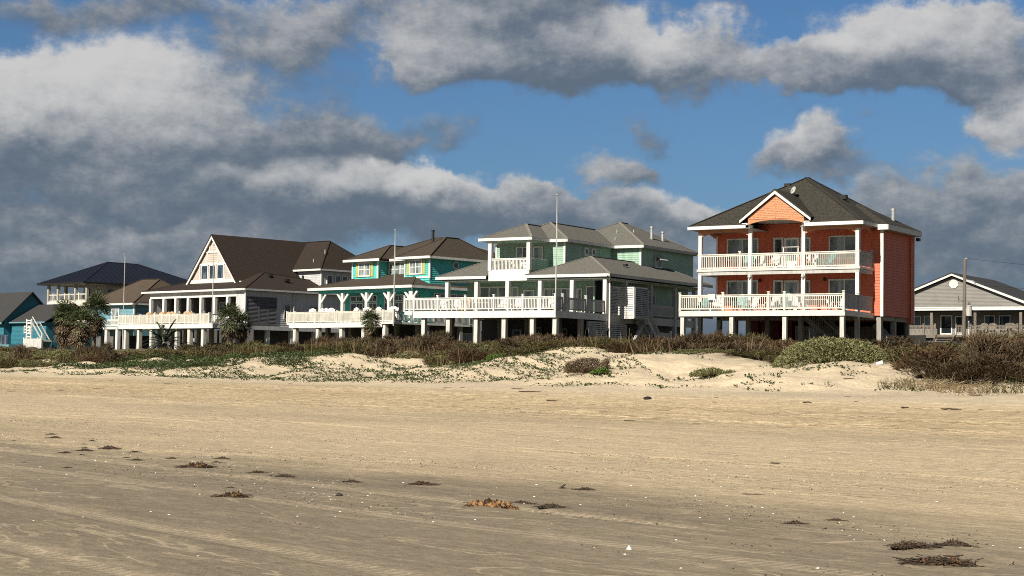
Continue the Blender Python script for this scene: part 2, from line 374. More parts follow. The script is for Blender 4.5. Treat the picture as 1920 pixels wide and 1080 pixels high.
    def hip(s, m, x0, x1, y0, y1, ze, zr, a, b, t=.14, cap=None, name='roof'):
        # a, b: the two ridge ends (x, y); one point twice gives a pyramid
        A = (a[0], a[1], zr); B = (b[0], b[1], zr if len(b) < 3 else b[2]); mb = MB()
        c0, c1, c2, c3 = (x0, y0, ze), (x1, y0, ze), (x1, y1, ze), (x0, y1, ze)
        if a == b: F = [(c0, c1, A), (c1, c2, A), (c2, c3, A), (c3, c0, A)]; E = [(c0, A), (c1, A), (c2, A), (c3, A)]
        elif abs(a[1] - b[1]) > abs(a[0] - b[0]):      # ridge runs inland
            F = [(c0, c1, A), (c1, c2, B, A), (c2, c3, B), (c3, c0, A, B)]; E = [(c0, A), (c1, A), (c2, B), (c3, B), (A, B)]
        else:                                          # ridge runs along the front
            F = [(c0, c1, B, A), (c1, c2, B), (c2, c3, A, B), (c3, c0, A)]; E = [(c0, A), (c1, B), (c2, B), (c3, A), (A, B)]
        for f in F: mb.slab(f, t)
        r = s.part(name, mb, m)
        k = MB()
        for p, q in E:
            if (Vector(p) - Vector(q)).length > .05: k.beam((p[0], p[1], p[2] + .015), (q[0], q[1], q[2] + .015), .26, .05)
        s.part('ridge_cap', k, cap or m, r); return r
    def soffit(s, x0, x1, y0, y1, z, m=None): return s.part('soffit', MB().box(x0 + .01, x1 - .01, y0 + .01, y1 - .01, z - .03, z), m or WHITE)
    def louvre(s, T, u0, u1, z0, z1, n=2, m=None, step=.12, name='louvre_panel', back=True):
        mb = MB(); fw = .09
        for a in ((u0, u0 + fw, z0, z1), (u1 - fw, u1, z0, z1), (u0 + fw, u1 - fw, z1 - fw, z1), (u0 + fw, u1 - fw, z0, z0 + fw)): mb.box(a[0], a[1], 0, .09, a[2], a[3], T)
        w = (u1 - u0 - 2 * fw - (n - 1) * fw) / n
        for i in range(n):
            a = u0 + fw + i * (w + fw)
            if i: mb.box(a - fw, a, 0, .085, z0 + fw, z1 - fw, T)
            k = int((z1 - z0 - 2 * fw) / step); hh = (z1 - z0 - 2 * fw) / k
            for j in range(k):
                z = z0 + fw + j * hh
                mb.prism([T(a, .08, z + .01), T(a + w, .08, z + .01), T(a + w, .02, z + hh * .75), T(a, .02, z + hh * .75)], Vector(T(0, .012, .012)) - Vector(T(0, 0, 0)))
        o = s.part(name, mb, m or LOUV)
        if back: s.part('backing', MB().box(u0 + .02, u1 - .02, -.06, -.02, z0 + .02, z1 - .02, T), SCREEN, o)
        return o
    def stair(s, p, q, w, m, n=10, rail=True):
        # straight flight from p (top) to q (bottom): stringers, treads and handrails
        p = Vector(p); q = Vector(q); d = q - p; hd = Vector((d.x, d.y, 0)).normalized(); sd = Vector((-hd.y, hd.x, 0)) * w / 2; mb = MB()
        for g in (sd, -sd): mb.beam(p + g, q + g, .06, .28)
        for i in range(n): e = p + d * ((i + .5) / n); mb.beam(e - sd * .95, e + sd * .95, .26, .05)
        o = s.part('stair', mb, m)
        if rail:
            k = MB(); up = Vector((0, 0, .95)); mid = Vector((0, 0, .2))
            for g in (sd, -sd):
                k.beam(p + g + up, q + g + up, .06, .10); k.beam(p + g + mid, q + g + mid, .04, .06)
                nb = int(d.length / .17)
                for i in range(nb): e = p + d * ((i + .5) / nb) + g; k.box(e.x - .018, e.x + .018, e.y - .018, e.y + .018, e.z + .2, e.z + .93)
                for e in (p + g, q + g): k.box(e.x - .06, e.x + .06, e.y - .06, e.y + .06, e.z - .2, e.z + 1.1)
            s.part('handrail', k, m, o)
        return o
def arch_panel(mb, x0, x1, zs, zc, zt, y0, y1, n=14):
    # header with a segmental arch cut from its lower edge
    for i in range(n):
        a, b = i / n, (i + 1) / n
        za = zs + (zc - zs) * (1 - (2 * a - 1) ** 2) ** .8; zb = zs + (zc - zs) * (1 - (2 * b - 1) ** 2) ** .8
        xa, xb = x0 + (x1 - x0) * a, x0 + (x1 - x0) * b
        mb.prism([(xa, y0, za), (xb, y0, zb), (xb, y0, zt), (xa, y0, zt)], (0, y1 - y0, 0))
    return mb
# ================================================================== CORAL HOUSE
def coral_house():
    H = House('beach_house', 20.715, 102.0, -32.8, 2.9, 'three-level coral orange stilt house with a gabled balcony and long cream railings', 'house')
    F = front(5.15); R = right(.63)
    w = MB(); w.box(-11.2, .62, 5.16, 10.2, 5.56, 11.1); H.lap(w, F, -11.2, .63, 5.55, 11.27); H.lap(w, F, -7.9, -3.5, 11.1, 11.75); H.lap(w, R, 5.15, 10.2, 5.55, 11.05)
    w.box(-11.2, .74, 10.2, 10.85, 5.19, 11.1); H.lap(w, right(.75), 10.2, 10.85, 5.19, 11.1); w.box(-8.2, -3.2, 5.17, 5.4, 11.1, 11.74)
    H.part('wall', w, CORAL)
    t = MB(); t.box(.50, .67, 5.08, 5.11, 5.5, 11.1); t.box(.671, .70, 5.08, 5.2, 5.5, 11.1); t.box(.76, .80, 10.78, 10.88, 5.15, 11.1); t.box(-11.24, -11.12, 5.06, 5.11, 5.6, 11.1)
    H.part('corner_trim', t, WHITE)
    # decks
    H.box('deck', DECKW, -11.4, -.05, .06, 5.1, 5.52, 5.7)
    H.fascia(-11.45, 0, 0.05, 5.1, 5.37, 5.72, CREAM, .06, 'deck_beam', 'flr')
    H.box('upper_deck', DECKW, -11.4, -.05, 2.66, 5.1, 8.46, 8.58)
    H.fascia(-11.45, 0, 2.62, 5.1, 8.47, 8.62, CREAM, .05, 'deck_edge', 'flr')
    b = MB(); b.box(-11.4, 0, 2.64, 2.82, 8.22, 8.462); b.box(-11.4, -11.22, 2.83, 5.1, 8.22, 8.46); b.box(-.2, 0, 2.83, 5.1, 8.22, 8.46); H.part('porch_beam', b, GREYP)
    H.rail((-11.42, .06), (-.02, .06), 5.72, 1.05, (0, .274, .5555, .652, 1), CREAM, .135, .045, .10, .14)
    H.rail((-.02, .12), (-.02, 5.05), 5.72, 1.05, (.5,), GREYP, .115, .085); H.rail((-11.42, .12), (-11.42, 5.05), 5.72, 1.05, (1,), CREAM)
    H.rail((-11.40, 2.66), (-.02, 2.66), 8.6, 1.03, (.27,), CREAM, .135, .045, .06); H.rail((-.02, 2.7), (-.02, 5.05), 8.6, 1.03, (1,), GREYP, .115, .085, .06); H.rail((-11.42, 2.7), (-11.42, 5.05), 8.6, 1.03, (), CREAM, .135, .045, .06)
    for x in (-11.27, -7.6, -3.82, -.14):
        H.post('porch_column', x, 2.73, 5.7, 8.22, .24, WHITE); H.post('porch_column', x, 2.73, 8.58, 11.05 if x in (-11.27, -.14) else 11.5, .24, WHITE)
    for x in (-11.27, -7.72, -4.02, -.16):
        H.post('piling', x, .22, 2.3, 5.45, .27, PILE_LIT)
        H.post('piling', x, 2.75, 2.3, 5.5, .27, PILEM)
    for x in (-11.1, -9.9, -7.5, -3.9, .35): H.post('piling', x, 5.4, 2.3, 5.5, .3, PILEM)
    for x in (-11.1, -7.5, -3.9, .35): H.post('piling', x, 8.0, 2.3, 5.55, .3, PILEM); H.post('piling', x, 10.6, 2.3, 5.2, .3, PILEM)
    bm = MB(); bm.box(.16, .5, 5.3, 10.8, 5.26, 5.54); bm.box(-11.2, .1, 5.25, 5.5, 5.26, 5.54); H.part('floor_beam', bm, PILEM)
    # headers with arches
    for x0, x1, xa, xb in ((-11.15, -7.72, -11.4, -11.15), (-3.7, -.26, -.26, -.02)): a = MB(); arch_panel(a, x0, x1, 10.82, 11.13, 11.3, 2.62, 2.80); a.box(xa, xb, 2.62, 2.8, 11.05, 11.3); H.part('arched_header', a, PEACH)
    for x in (-11.38, -.2):
        a = MB()
        for i in range(8):
            y0 = 2.81 + i * .29; h = 10.85 + .27 * (1 - (2 * (i + .5) / 8 - 1) ** 2); a.box(x, x + .16, y0, y0 + .29, h, 11.3)
        H.part('arched_header', a, PEACH)
    # roof
    xl, xr, y0, y1 = -11.95, .35, 2.2, 12.0
    A = (-5.5, 7.1, 15.05); B = (-5.5, 7.6, 15.05); zz = lambda y: 11.52 + (y - y0) * .7204; rf = MB(); t_ = .10
    rf.slab([(xl, y0, 11.52), (-7.75, y0, 11.52), (-7.75, 3.2, zz(3.2)), (-5.62, 5.45, zz(5.45)), A], t_); rf.slab([(-3.55, y0, 11.52), (xr, y0, 11.52), A, (-5.62, 5.45, zz(5.45)), (-3.55, 3.2, zz(3.2))], t_)
    rf.slab([(xr, y0, 11.52), (xr, y1, 11.52), B, A], t_); rf.slab([(xr, y1, 11.52), (xl, y1, 11.52), B], t_); rf.slab([(xl, y1, 11.52), (xl, y0, 11.52), A, B], t_); o = H.part('roof', rf, SH_GD)
    k = MB(); [k.beam((p[0], p[1], p[2] + .015), (q[0], q[1], q[2] + .015), .26, .05) for p, q in (((xl, y0, 11.52), A), ((xr, y0, 11.52), A), ((xr, y1, 11.52), B), (A, B))]; H.part('ridge_cap', k, SH_GD, o)
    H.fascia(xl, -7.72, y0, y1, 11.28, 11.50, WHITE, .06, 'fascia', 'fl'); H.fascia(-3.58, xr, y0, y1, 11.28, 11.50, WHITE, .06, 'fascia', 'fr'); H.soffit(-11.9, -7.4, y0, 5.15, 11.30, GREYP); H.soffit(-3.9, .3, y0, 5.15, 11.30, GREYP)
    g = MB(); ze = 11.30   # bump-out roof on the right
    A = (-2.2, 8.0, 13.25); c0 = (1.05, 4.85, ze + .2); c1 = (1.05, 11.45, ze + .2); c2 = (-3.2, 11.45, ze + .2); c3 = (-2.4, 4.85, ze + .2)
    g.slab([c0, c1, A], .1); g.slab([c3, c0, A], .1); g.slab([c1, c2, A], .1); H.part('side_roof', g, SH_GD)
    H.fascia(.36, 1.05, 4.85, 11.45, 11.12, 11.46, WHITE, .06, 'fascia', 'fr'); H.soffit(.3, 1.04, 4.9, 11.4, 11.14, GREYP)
    sp = MB(); sp.box(.86, 1.08, 10.9, 11.25, 10.82, 11.02); H.part('security_light', sp, BLACK)
    # gable over the middle bay
    g = MB(); gy = 2.32
    pts = [(-7.62, gy, 11.98), (-5.64, gy, 13.42), (-3.66, gy, 11.98)]
    g.prism(pts, (0, .2, 0)); arch_panel(g, -7.62, -3.66, 11.5, 11.78, 11.981, gy, gy + .2)
    n = 12                                                      # shingle courses
    for i in range(n):
        za, zb = 11.85 + i * .115, 11.85 + (i + 1) * .115
        f = lambda z: (-7.62 + max(0, (z - 11.98)) * 1.375, -3.66 - max(0, (z - 11.98)) * 1.375)
        (ua, ub), (uc, ud) = f(za), f(zb)
        m = max(1, int((ub - ua) / .19)); rr = random.Random(i)
        for j in range(m):
            xa, xb = ua + (ub - ua) * j / m + .008, ua + (ub - ua) * (j + 1) / m - .008; o_ = rr.uniform(.018, .034); dz = rr.uniform(-.012, .006); xc, xd = max(xa, uc), min(xb, ud)
            if xd - xc > .02: g.prism([(xa, gy - o_, za + dz), (xb, gy - o_, za + dz), (xd, gy - .006, zb), (xc, gy - .006, zb)], (0, .012, 0))
    H.part('gable', g, PEACH)
    k = MB(); ap = (-5.64, gy - .2, 13.72); l = (-8.15, gy - .2, 11.88); r = (-3.13, gy - .2, 11.88)
    for p in (l, r):
        d = Vector(ap) - Vector(p); nrm = Vector((d.z, 0, -d.x)).normalized() * .2
        if nrm.z > 0: nrm = -nrm
        k.prism([p, ap, tuple(Vector(ap) + Vector((0, 0, -.26))), tuple(Vector(p) + Vector((0, 0, -.26)))], (0, .09, 0))
    k.box(-8.13, -7.55, gy - .16, gy - .02, 11.52, 11.62) if False else None
    H.part('barge_board', k, WHITE)
    rf = MB(); rf.slab([(-8.2, gy - .24, 11.88), (-5.64, gy - .24, 13.80), (-5.64, 6.4, 13.80), (-8.2, 4.2, 11.88)], .09); rf.slab([(-3.08, gy - .24, 11.88), (-5.64, gy - .24, 13.80), (-5.64, 6.4, 13.80), (-3.08, 4.2, 11.88)], .09); H.part('gable_roof', rf, SH_GD)
    H.soffit(-7.7, -3.6, gy + .2, 5.15, 11.80, GREYP)
    sv = MB(); sv.box(-8.1, -7.63, gy - .05, 2.7, 11.50, 11.62); sv.box(-3.65, -3.2, gy - .05, 2.7, 11.50, 11.62); H.part('gable_return', sv, WHITE)
    # doors and windows
    for z in (0, -2.86):
        H.window(F, -10.44, -8.1, 9.35 + z, 10.86 + z, 2, glass=GLASSG); H.door(F, -7.0, -6.28, 8.62 + z, 10.84 + z); H.door(F, -6.22, -5.15, 8.62 + z, 10.80 + z, None, GLASSG, .5)
        H.window(F, -5.08, -4.34, 9.35 + z, 10.80 + z, 1, glass=GLASSG); H.window(F, -3.05, -.85, 9.30 + z, 10.84 + z, 2, glass=GLASSG)
    for x, y, z in ((-7.6, 2.56, 8.10), (-3.82, 2.56, 8.06)):
        l = MB(); l.tube([(x, y, z - .2), (x, y, z - .05), (x, y, z + .12), (x, y, z + .2)], [.04, .13, .09, .02], 8); l.beam((x, y, z + .12), (x, y + .12, z + .16), .04, .04); H.part('porch_lantern', l, GREYP)
    for x in (-7.95, -3.3):
        l = MB(); l.tube([(x, 5.0, 7.85), (x, 5.0, 8.0), (x, 5.0, 8.1)], [.09, .11, .03], 8); l.box(x - .04, x + .04, 4.98, 5.14, 7.9, 8.0); H.part('wall_lantern', l, BLACK)
    # below the house
    u = MB(); u.box(-9.4, -8.5, 6.0, 6.3, 2.4, 5.4); u.box(-8.3, -7.0, 6.1, 6.4, 2.4, 5.4); u.box(-6.8, -6.0, 6.0, 6.2, 2.4, 5.4); H.part('storage_wall', u, REDUN)
    u = MB(); u.box(-11.1, .4, 10.0, 10.2, 2.4, 5.3); H.part('back_screen', u, SCREEN)
    u = MB(); [u.box(-4.3 + i * .16, -4.3 + i * .16 + .14, 7.0, 7.05, 2.4, 4.9) for i in range(27)]; H.part('plank_screen', u, WOODG)
    H.door(front(6.0), -5.75, -5.0, 2.6, 4.9, PILEM, GLASS); H.door(front(6.0), -4.95, -4.2, 2.6, 4.9, PILEM, GLASS)
    H.stair((-4.6, 5.2, 5.45), (-1.5, 5.2, 2.9), 1.0, PILEM, 11)
    H.stair((-.3, 6.6, 5.0), (1.6, 6.6, 2.8), .9, PILEM, 8, False)
    s = MB(); s.box(-3.35, -3.0, 6.9, 6.93, 4.35, 4.72); H.part('notice_board', s, WHITE)
    u = MB(); u.box(.9, 2.0, 9.6, 9.7, 2.4, 4.4); H.part('shed_door', u, BLACK)
    # roof furniture
    v = MB(); v.box(-6.75, -6.3, 6.2, 6.6, 14.35, 14.62); H.part('roof_vent', v, BLACK)
    v = MB(); v.box(-3.0, -2.6, 6.9, 7.3, 13.45, 13.75); H.part('roof_vent', v, BLACK)
    v = MB(); v.tube([(-.1, 9.1, 11.8), (-.1, 9.1, 12.75)], .12, 10).tube([(-.1, 9.1, 12.75), (-.1, 9.1, 12.9)], .16, 10); H.part('vent_pipe', v, METAL)
    v = MB(); c = Vector((-5.4, 4.6, 13.95)); nrm = Vector((-.5, -.8, .35)).normalized(); a = nrm.cross(Vector((0, 0, 1))).normalized(); b = a.cross(nrm)
    v.poly([tuple(c + (a * cos(t) + b * sin(t)) * .26) for t in [i * pi / 8 for i in range(16)]]); v.tube([tuple(c + Vector((0, .1, -.5))), tuple(c + Vector((0, .02, 0)))], .03, 6); v.tube([tuple(c), tuple(c + nrm * .3)], .02, 5); H.part('satellite_dish', v, GREYP)
    return H
# ================================================================== MINT HOUSE
def mint_house():
    H = House('beach_house', 3.403, 128.0, -32.8, 2.9, 'pale green stilt house with grey roofs, small upper balcony and wide white deck', 'house')
    # deck
    H.box('deck', DECKW, -14.55, -.05, .06, 11, 6.2, 6.38)
    H.fascia(-13.75, 0, 0.05, 8.2, 5.82, 6.37, WHITE, .07, 'deck_beam', 'fr'); m = MB(); m.box(-14.65, -13.83, .0, .06, 6.1, 6.4); H.part('deck_edge', m, WHITE)
    H.rail((-14.65, .03), (-.02, .03), 6.38, 1.10, (0, .066, .23, .418, .607, .795, 1), WHITE, .14, .06, .12, .15, .16)
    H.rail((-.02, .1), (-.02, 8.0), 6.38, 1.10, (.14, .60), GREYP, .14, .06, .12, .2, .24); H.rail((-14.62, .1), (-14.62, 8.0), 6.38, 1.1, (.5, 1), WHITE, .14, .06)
    bm = MB(); bm.box(-.10, -.02, 8.2, 24.8, 5.72, 6.36); H.part('side_beam', bm, GREYP)
    for x in (-12.85, -10.35, -7.61, -4.91, -2.25, .0):
        H.post('piling', x if x else -.15, .35, 2.2, 5.9, .36, PILE_LIT); H.post('piling', (x if x else -.2), 4.3, 2.2, 6.2, .36, PILEM); H.post('piling', (x if x else -.2), 8.0, 2.2, 6.2, .36, PILEM)
    m = MB(); [m.box(x - .05, x + .05, .08, .18, 2.3, 5.9) for x in (.35,)]; 
    for x in (-13, -9, -5): H.post('piling', x, 12.5, 2.2, 6.2, .36, PILEM)
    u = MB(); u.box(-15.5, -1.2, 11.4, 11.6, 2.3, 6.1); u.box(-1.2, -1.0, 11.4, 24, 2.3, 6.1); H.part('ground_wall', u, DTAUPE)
    H.door(front(11.35), -11.2, -10.2, 2.5, 5.2, GREYP); H.window(front(11.35), -9.6, -8.2, 3.4, 5.4, 2, frame=GREYP); H.door(front(11.35), -6.6, -5.6, 2.5, 5.3, GREYP); H.window(front(11.35), -4.2, -2.2, 3.2, 5.4, 2, frame=GREYP)
    # lower storey
    w = MB(); w.box(-15.0, -1.0, 11.12, 25, 6.2, 9.3); H.lap(w, front(11.1), -15.9, -2.0, 6.4, 9.3); w.box(-15.95, -15.0, 11.12, 25, 6.2, 9.3); w.box(-2.05, -1.9, 9.5, 11.1, 6.4, 9.3)
    H.part('lower_wall', w, MINT)
    FB = front(11.05)
    H.window(FB, -14.5, -11.6, 6.5, 8.98, 3, glass=GLASSG, name='door'); H.window(FB, -11.15, -10.45, 6.9, 8.95, 1, glass=GLASSG); H.door(FB, -9.95, -8.8, 6.4, 8.65, None, GLASSG, .4)
    H.window(FB, -7.85, -5.15, 6.5, 8.75, 3, glass=GLASSG, name='door'); H.window(FB, -4.55, -4.0, 6.6, 8.7, 1, glass=GLASSG); H.window(FB, -3.6, -2.3, 6.4, 8.9, 1, glass=GLASS, name='door')
    for x in (-15.9, -12.8, -9.6, -6.32, -3.18, -.02): H.post('porch_column', x, 8.0, 6.38, 9.28, .34, WHITE)
    s = MB(); s.box(-1.3, -1.22, 8.4, 24.5, 6.4, 9.2); H.part('porch_screen', s, SCREEN)
    for y in (11.4, 15.9, 20.5, 24.4): H.post('porch_column', -.06, y, 2.3 if y > 12 else 6.3, 9.32, .34, GREYP)
    # roofs of the lower storey
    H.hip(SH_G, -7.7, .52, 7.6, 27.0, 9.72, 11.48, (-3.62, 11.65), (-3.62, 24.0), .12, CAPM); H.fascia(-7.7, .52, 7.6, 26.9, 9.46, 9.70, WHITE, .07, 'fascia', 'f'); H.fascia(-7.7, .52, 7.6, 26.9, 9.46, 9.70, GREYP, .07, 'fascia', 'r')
    rf = MB(); rf.slab([(-16.9, 7.6, 9.72), (-11.62, 7.6, 9.72), (-11.62, 11.1, 11.4), (-13.4, 11.1, 11.4)], .12); rf.slab([(-16.9, 7.6, 9.72), (-13.4, 11.1, 11.4), (-13.4, 22, 11.4), (-16.9, 26, 9.72)], .12); o = H.part('roof', rf, SH_G); H.part('ridge_cap', MB().beam((-16.9, 7.6, 9.735), (-13.4, 11.1, 11.415), .26, .05), CAPM, o); H.fascia(-16.9, -11.62, 7.6, 25.9, 9.46, 9.70, WHITE, .07, 'fascia', 'fl')
    H.soffit(-16.85, -11.6, 7.7, 11.1, 9.34, MINT); H.soffit(-7.5, .45, 7.7, 25.5, 9.34, MINT); H.soffit(-11.58, -7.52, 8.05, 11.1, 9.36, MINT)
    [H.part('porch_beam', MB().box(*q), GREYP) for q in ((-16.0, -11.62, 7.9, 8.1, 9.18, 9.44), (-7.48, .1, 7.9, 8.1, 9.18, 9.44), (-.15, .05, 8.12, 25, 9.18, 9.40))]
    # upper balcony
    m = MB(); m.box(-11.6, -7.46, 7.94, 8.12, 9.28, 10.16); m.box(-11.6, -7.46, 8.12, 11.0, 9.95, 10.12); m.box(-11.6, -11.46, 8.12, 11.0, 9.3, 9.95); m.box(-7.6, -7.46, 8.12, 11.0, 9.3, 9.95); H.part('balcony_base', m, WHITE)
    H.rail((-11.4, 8.02), (-7.6, 8.02), 10.12, 1.1, (), WHITE, .14, .06, .05)
    for x in (-11.48, -7.56): H.post('balcony_column', x, 8.06, 10.16, 12.72, .34, WHITE)
    hw = MB(); H.lap(hw, right(-7.42), 8.3, 11.1, 9.7, 11.15); hw.box(-7.56, -7.43, 8.3, 11.1, 9.9, 11.15); H.part('balcony_half_wall', hw, MINT); H.part('half_wall_cap', MB().box(-7.62, -7.36, 8.25, 11.05, 11.15, 11.22), WHITE)
    # upper storey
    w = MB(); w.box(-12.9, -5.84, 11.12, 19.6, 9.3, 12.86); w.box(-12.5, -2.91, 19.42, 29.8, 9.3, 12.86)
    H.lap(w, front(11.1), -12.9, -5.83, 9.6, 12.86); H.lap(w, right(-5.83), 11.1, 19.4, 9.6, 12.86); H.lap(w, front(19.4), -5.85, -2.9, 10.4, 12.86); H.lap(w, right(-2.9), 19.4, 29.8, 9.9, 12.86)
    H.part('upper_wall', w, MINT)
    t = MB(); t.box(-5.95, -5.78, 11.02, 11.06, 10.8, 12.8); t.box(-5.792, -5.76, 11.02, 11.14, 10.8, 12.8); t.box(-3.02, -2.86, 19.32, 19.36, 10.8, 12.8); t.box(-2.863, -2.83, 19.32, 19.44, 10.8, 12.8); t.box(-12.95, -12.8, 11.02, 11.06, 10.2, 12.8); H.part('corner_trim', t, WHITE)
    H.window(FB, -10.75, -9.45, 10.15, 12.42, 2, glass=GLASSG, name='door'); H.window(FB, -9.0, -8.0, 10.2, 12.42, 1, glass=GLASSG, name='door')
    ru = right(-5.80); H.window(ru, 14.3, 14.95, 11.75, 12.5, 1, fw=.16); H.window(ru, 15.55, 16.2, 11.75, 12.5, 1, fw=.16)
    rw = right(-2.87); o = H.window(rw, 22.0, 23.3, 11.1, 12.2, 1, fw=.14)
    aw = MB(); aw.prism([(-2.78, 21.95, 12.2), (-2.78, 23.35, 12.2), (-2.2, 23.35, 11.78), (-2.2, 21.95, 11.78)], (.02, 0, .04)); H.part('awning_shutter', aw, GREYP, o)
    # upper roofs
    H.hip(SH_G, -12.5, -7.15, 7.7, 14.5, 12.98, 14.42, (-9.8, 11.0), (-9.8, 13.5), .12, CAPM); H.fascia(-12.5, -7.15, 7.7, 14, 12.72, 12.96, WHITE, .07); H.soffit(-12.45, -7.2, 7.75, 11.1, 12.74, MINT)
    H.hip(SH_G, -13.3, -5.4, 10.65, 24, 12.98, 14.78, (-9.2, 14.1), (-9.2, 22), .12, CAPM); H.fascia(-7.08, -5.4, 10.65, 18.9, 12.72, 12.96, WHITE, .07, 'fascia', 'fr'); H.soffit(-13.2, -5.5, 10.7, 19.2, 12.72, GREYP)
    H.hip(SH_G, -12.9, -2.45, 18.95, 30.3, 12.98, 15.58, (-7.7, 24.0), (-7.7, 25.5), .12, CAPM); H.fascia(-5.33, -2.45, 18.95, 30.3, 12.72, 12.96, WHITE, .07, 'fascia', 'f'); H.fascia(-5.33, -2.45, 18.95, 30.3, 12.72, 12.96, GREYP, .07, 'fascia', 'r'); H.soffit(-5.4, -2.5, 19.0, 30.2, 12.74, GREYP)
    for y, z in ((24.2, 14.1), (26.4, 13.8)):
        v = MB(); x = -4.4; v.tube([(x, y, z - .4), (x, y, z + .85)], .13, 10).tube([(x, y, z + .85), (x, y, z + 1.0)], .18, 10); H.part('vent_pipe', v, METAL)
    for x, y, z in ((-5.4, 22.6, 14.35), (-6.6, 21.6, 14.3), (-6.0, 20.2, 13.5)):
        v = MB(); v.tube([(x, y, z - .25), (x, y, z + .35)], .06, 8); H.part('vent_pipe', v, METAL)
    v = MB(); v.box(-1.9, -1.6, 14.3, 14.7, 10.78, 10.95); H.part('roof_vent', v, BLACK)
    # downspout, louvres, hanging louvre box, side stair
    d = MB(); d.tube([(.5, 7.75, 9.45), (.3, 8.0, 9.2), (.22, 8.25, 9.1), (.22, 8.3, 2.6)], .07, 8); H.part('downspout', d, WHITE)
    R0 = right(.0); H.louvre(R0, 8.62, 9.95, 6.35, 8.72, 1, LOUV); H.louvre(R0, 14.55, 16.0, 6.4, 8.66, 2, LOUV)
    H.louvre(R0, 5.15, 8.05, 2.6, 5.66, 3, LOUV, .16); H.louvre(R0, 8.5, 11.5, 2.6, 5.6, 3, LOUV, .16)
    u = MB(); u.box(-.1, -.03, 5.1, 11.5, 5.0, 5.72); H.part('side_panel', u, GREYP)
    b = MB(); b.box(-.2, 1.26, 10.56, 12.9, 6.08, 6.2); b.box(-.2, 1.26, 10.56, 12.9, 8.66, 8.74); b.box(.0, 1.2, 10.6, 12.85, 6.2, 8.66); H.part('louvre_box', b, GREYP)
    H.louvre(front(10.58), -.3, 1.3, 6.08, 8.72, 2, WHITE, .15, back=False); H.louvre(right(1.26), 10.6, 12.9, 6.15, 8.68, 2, LOUV, .15)
    b = MB(); b.beam((.6, 11.1, 3.4), (.6, 13.6, 6.0), .25, .25); H.part('stair_brace', b, GREYP)
    b = MB(); b.beam((.3, 12.8, 6.0), (.3, 14.6, 3.8), .1, .2); H.part('stair_brace', b, GREYP)
    H.stair((.75, 12.9, 6.1), (.75, 16.1, 3.2), 1.1, GREYP, 12)
    H.rail((-.02, 16.3), (-.02, 20.3), 6.42, 1.05, (), GREYP, .13, .075); H.rail((-.02, 20.7), (-.02, 24.3), 6.42, 1.05, (), GREYP, .13, .075)
    H.part('gate_panel', MB().box(.2, .26, 16.6, 19.0, 3.2, 5.1), GREYP); H.post('gate_post', .3, 19.1, 2.6, 5.3, .15, WHITE)
    H.window(front(17.0), -.9, -.1, 7.6, 8.3, 1, fw=.2, frame=GREYP)
    return H
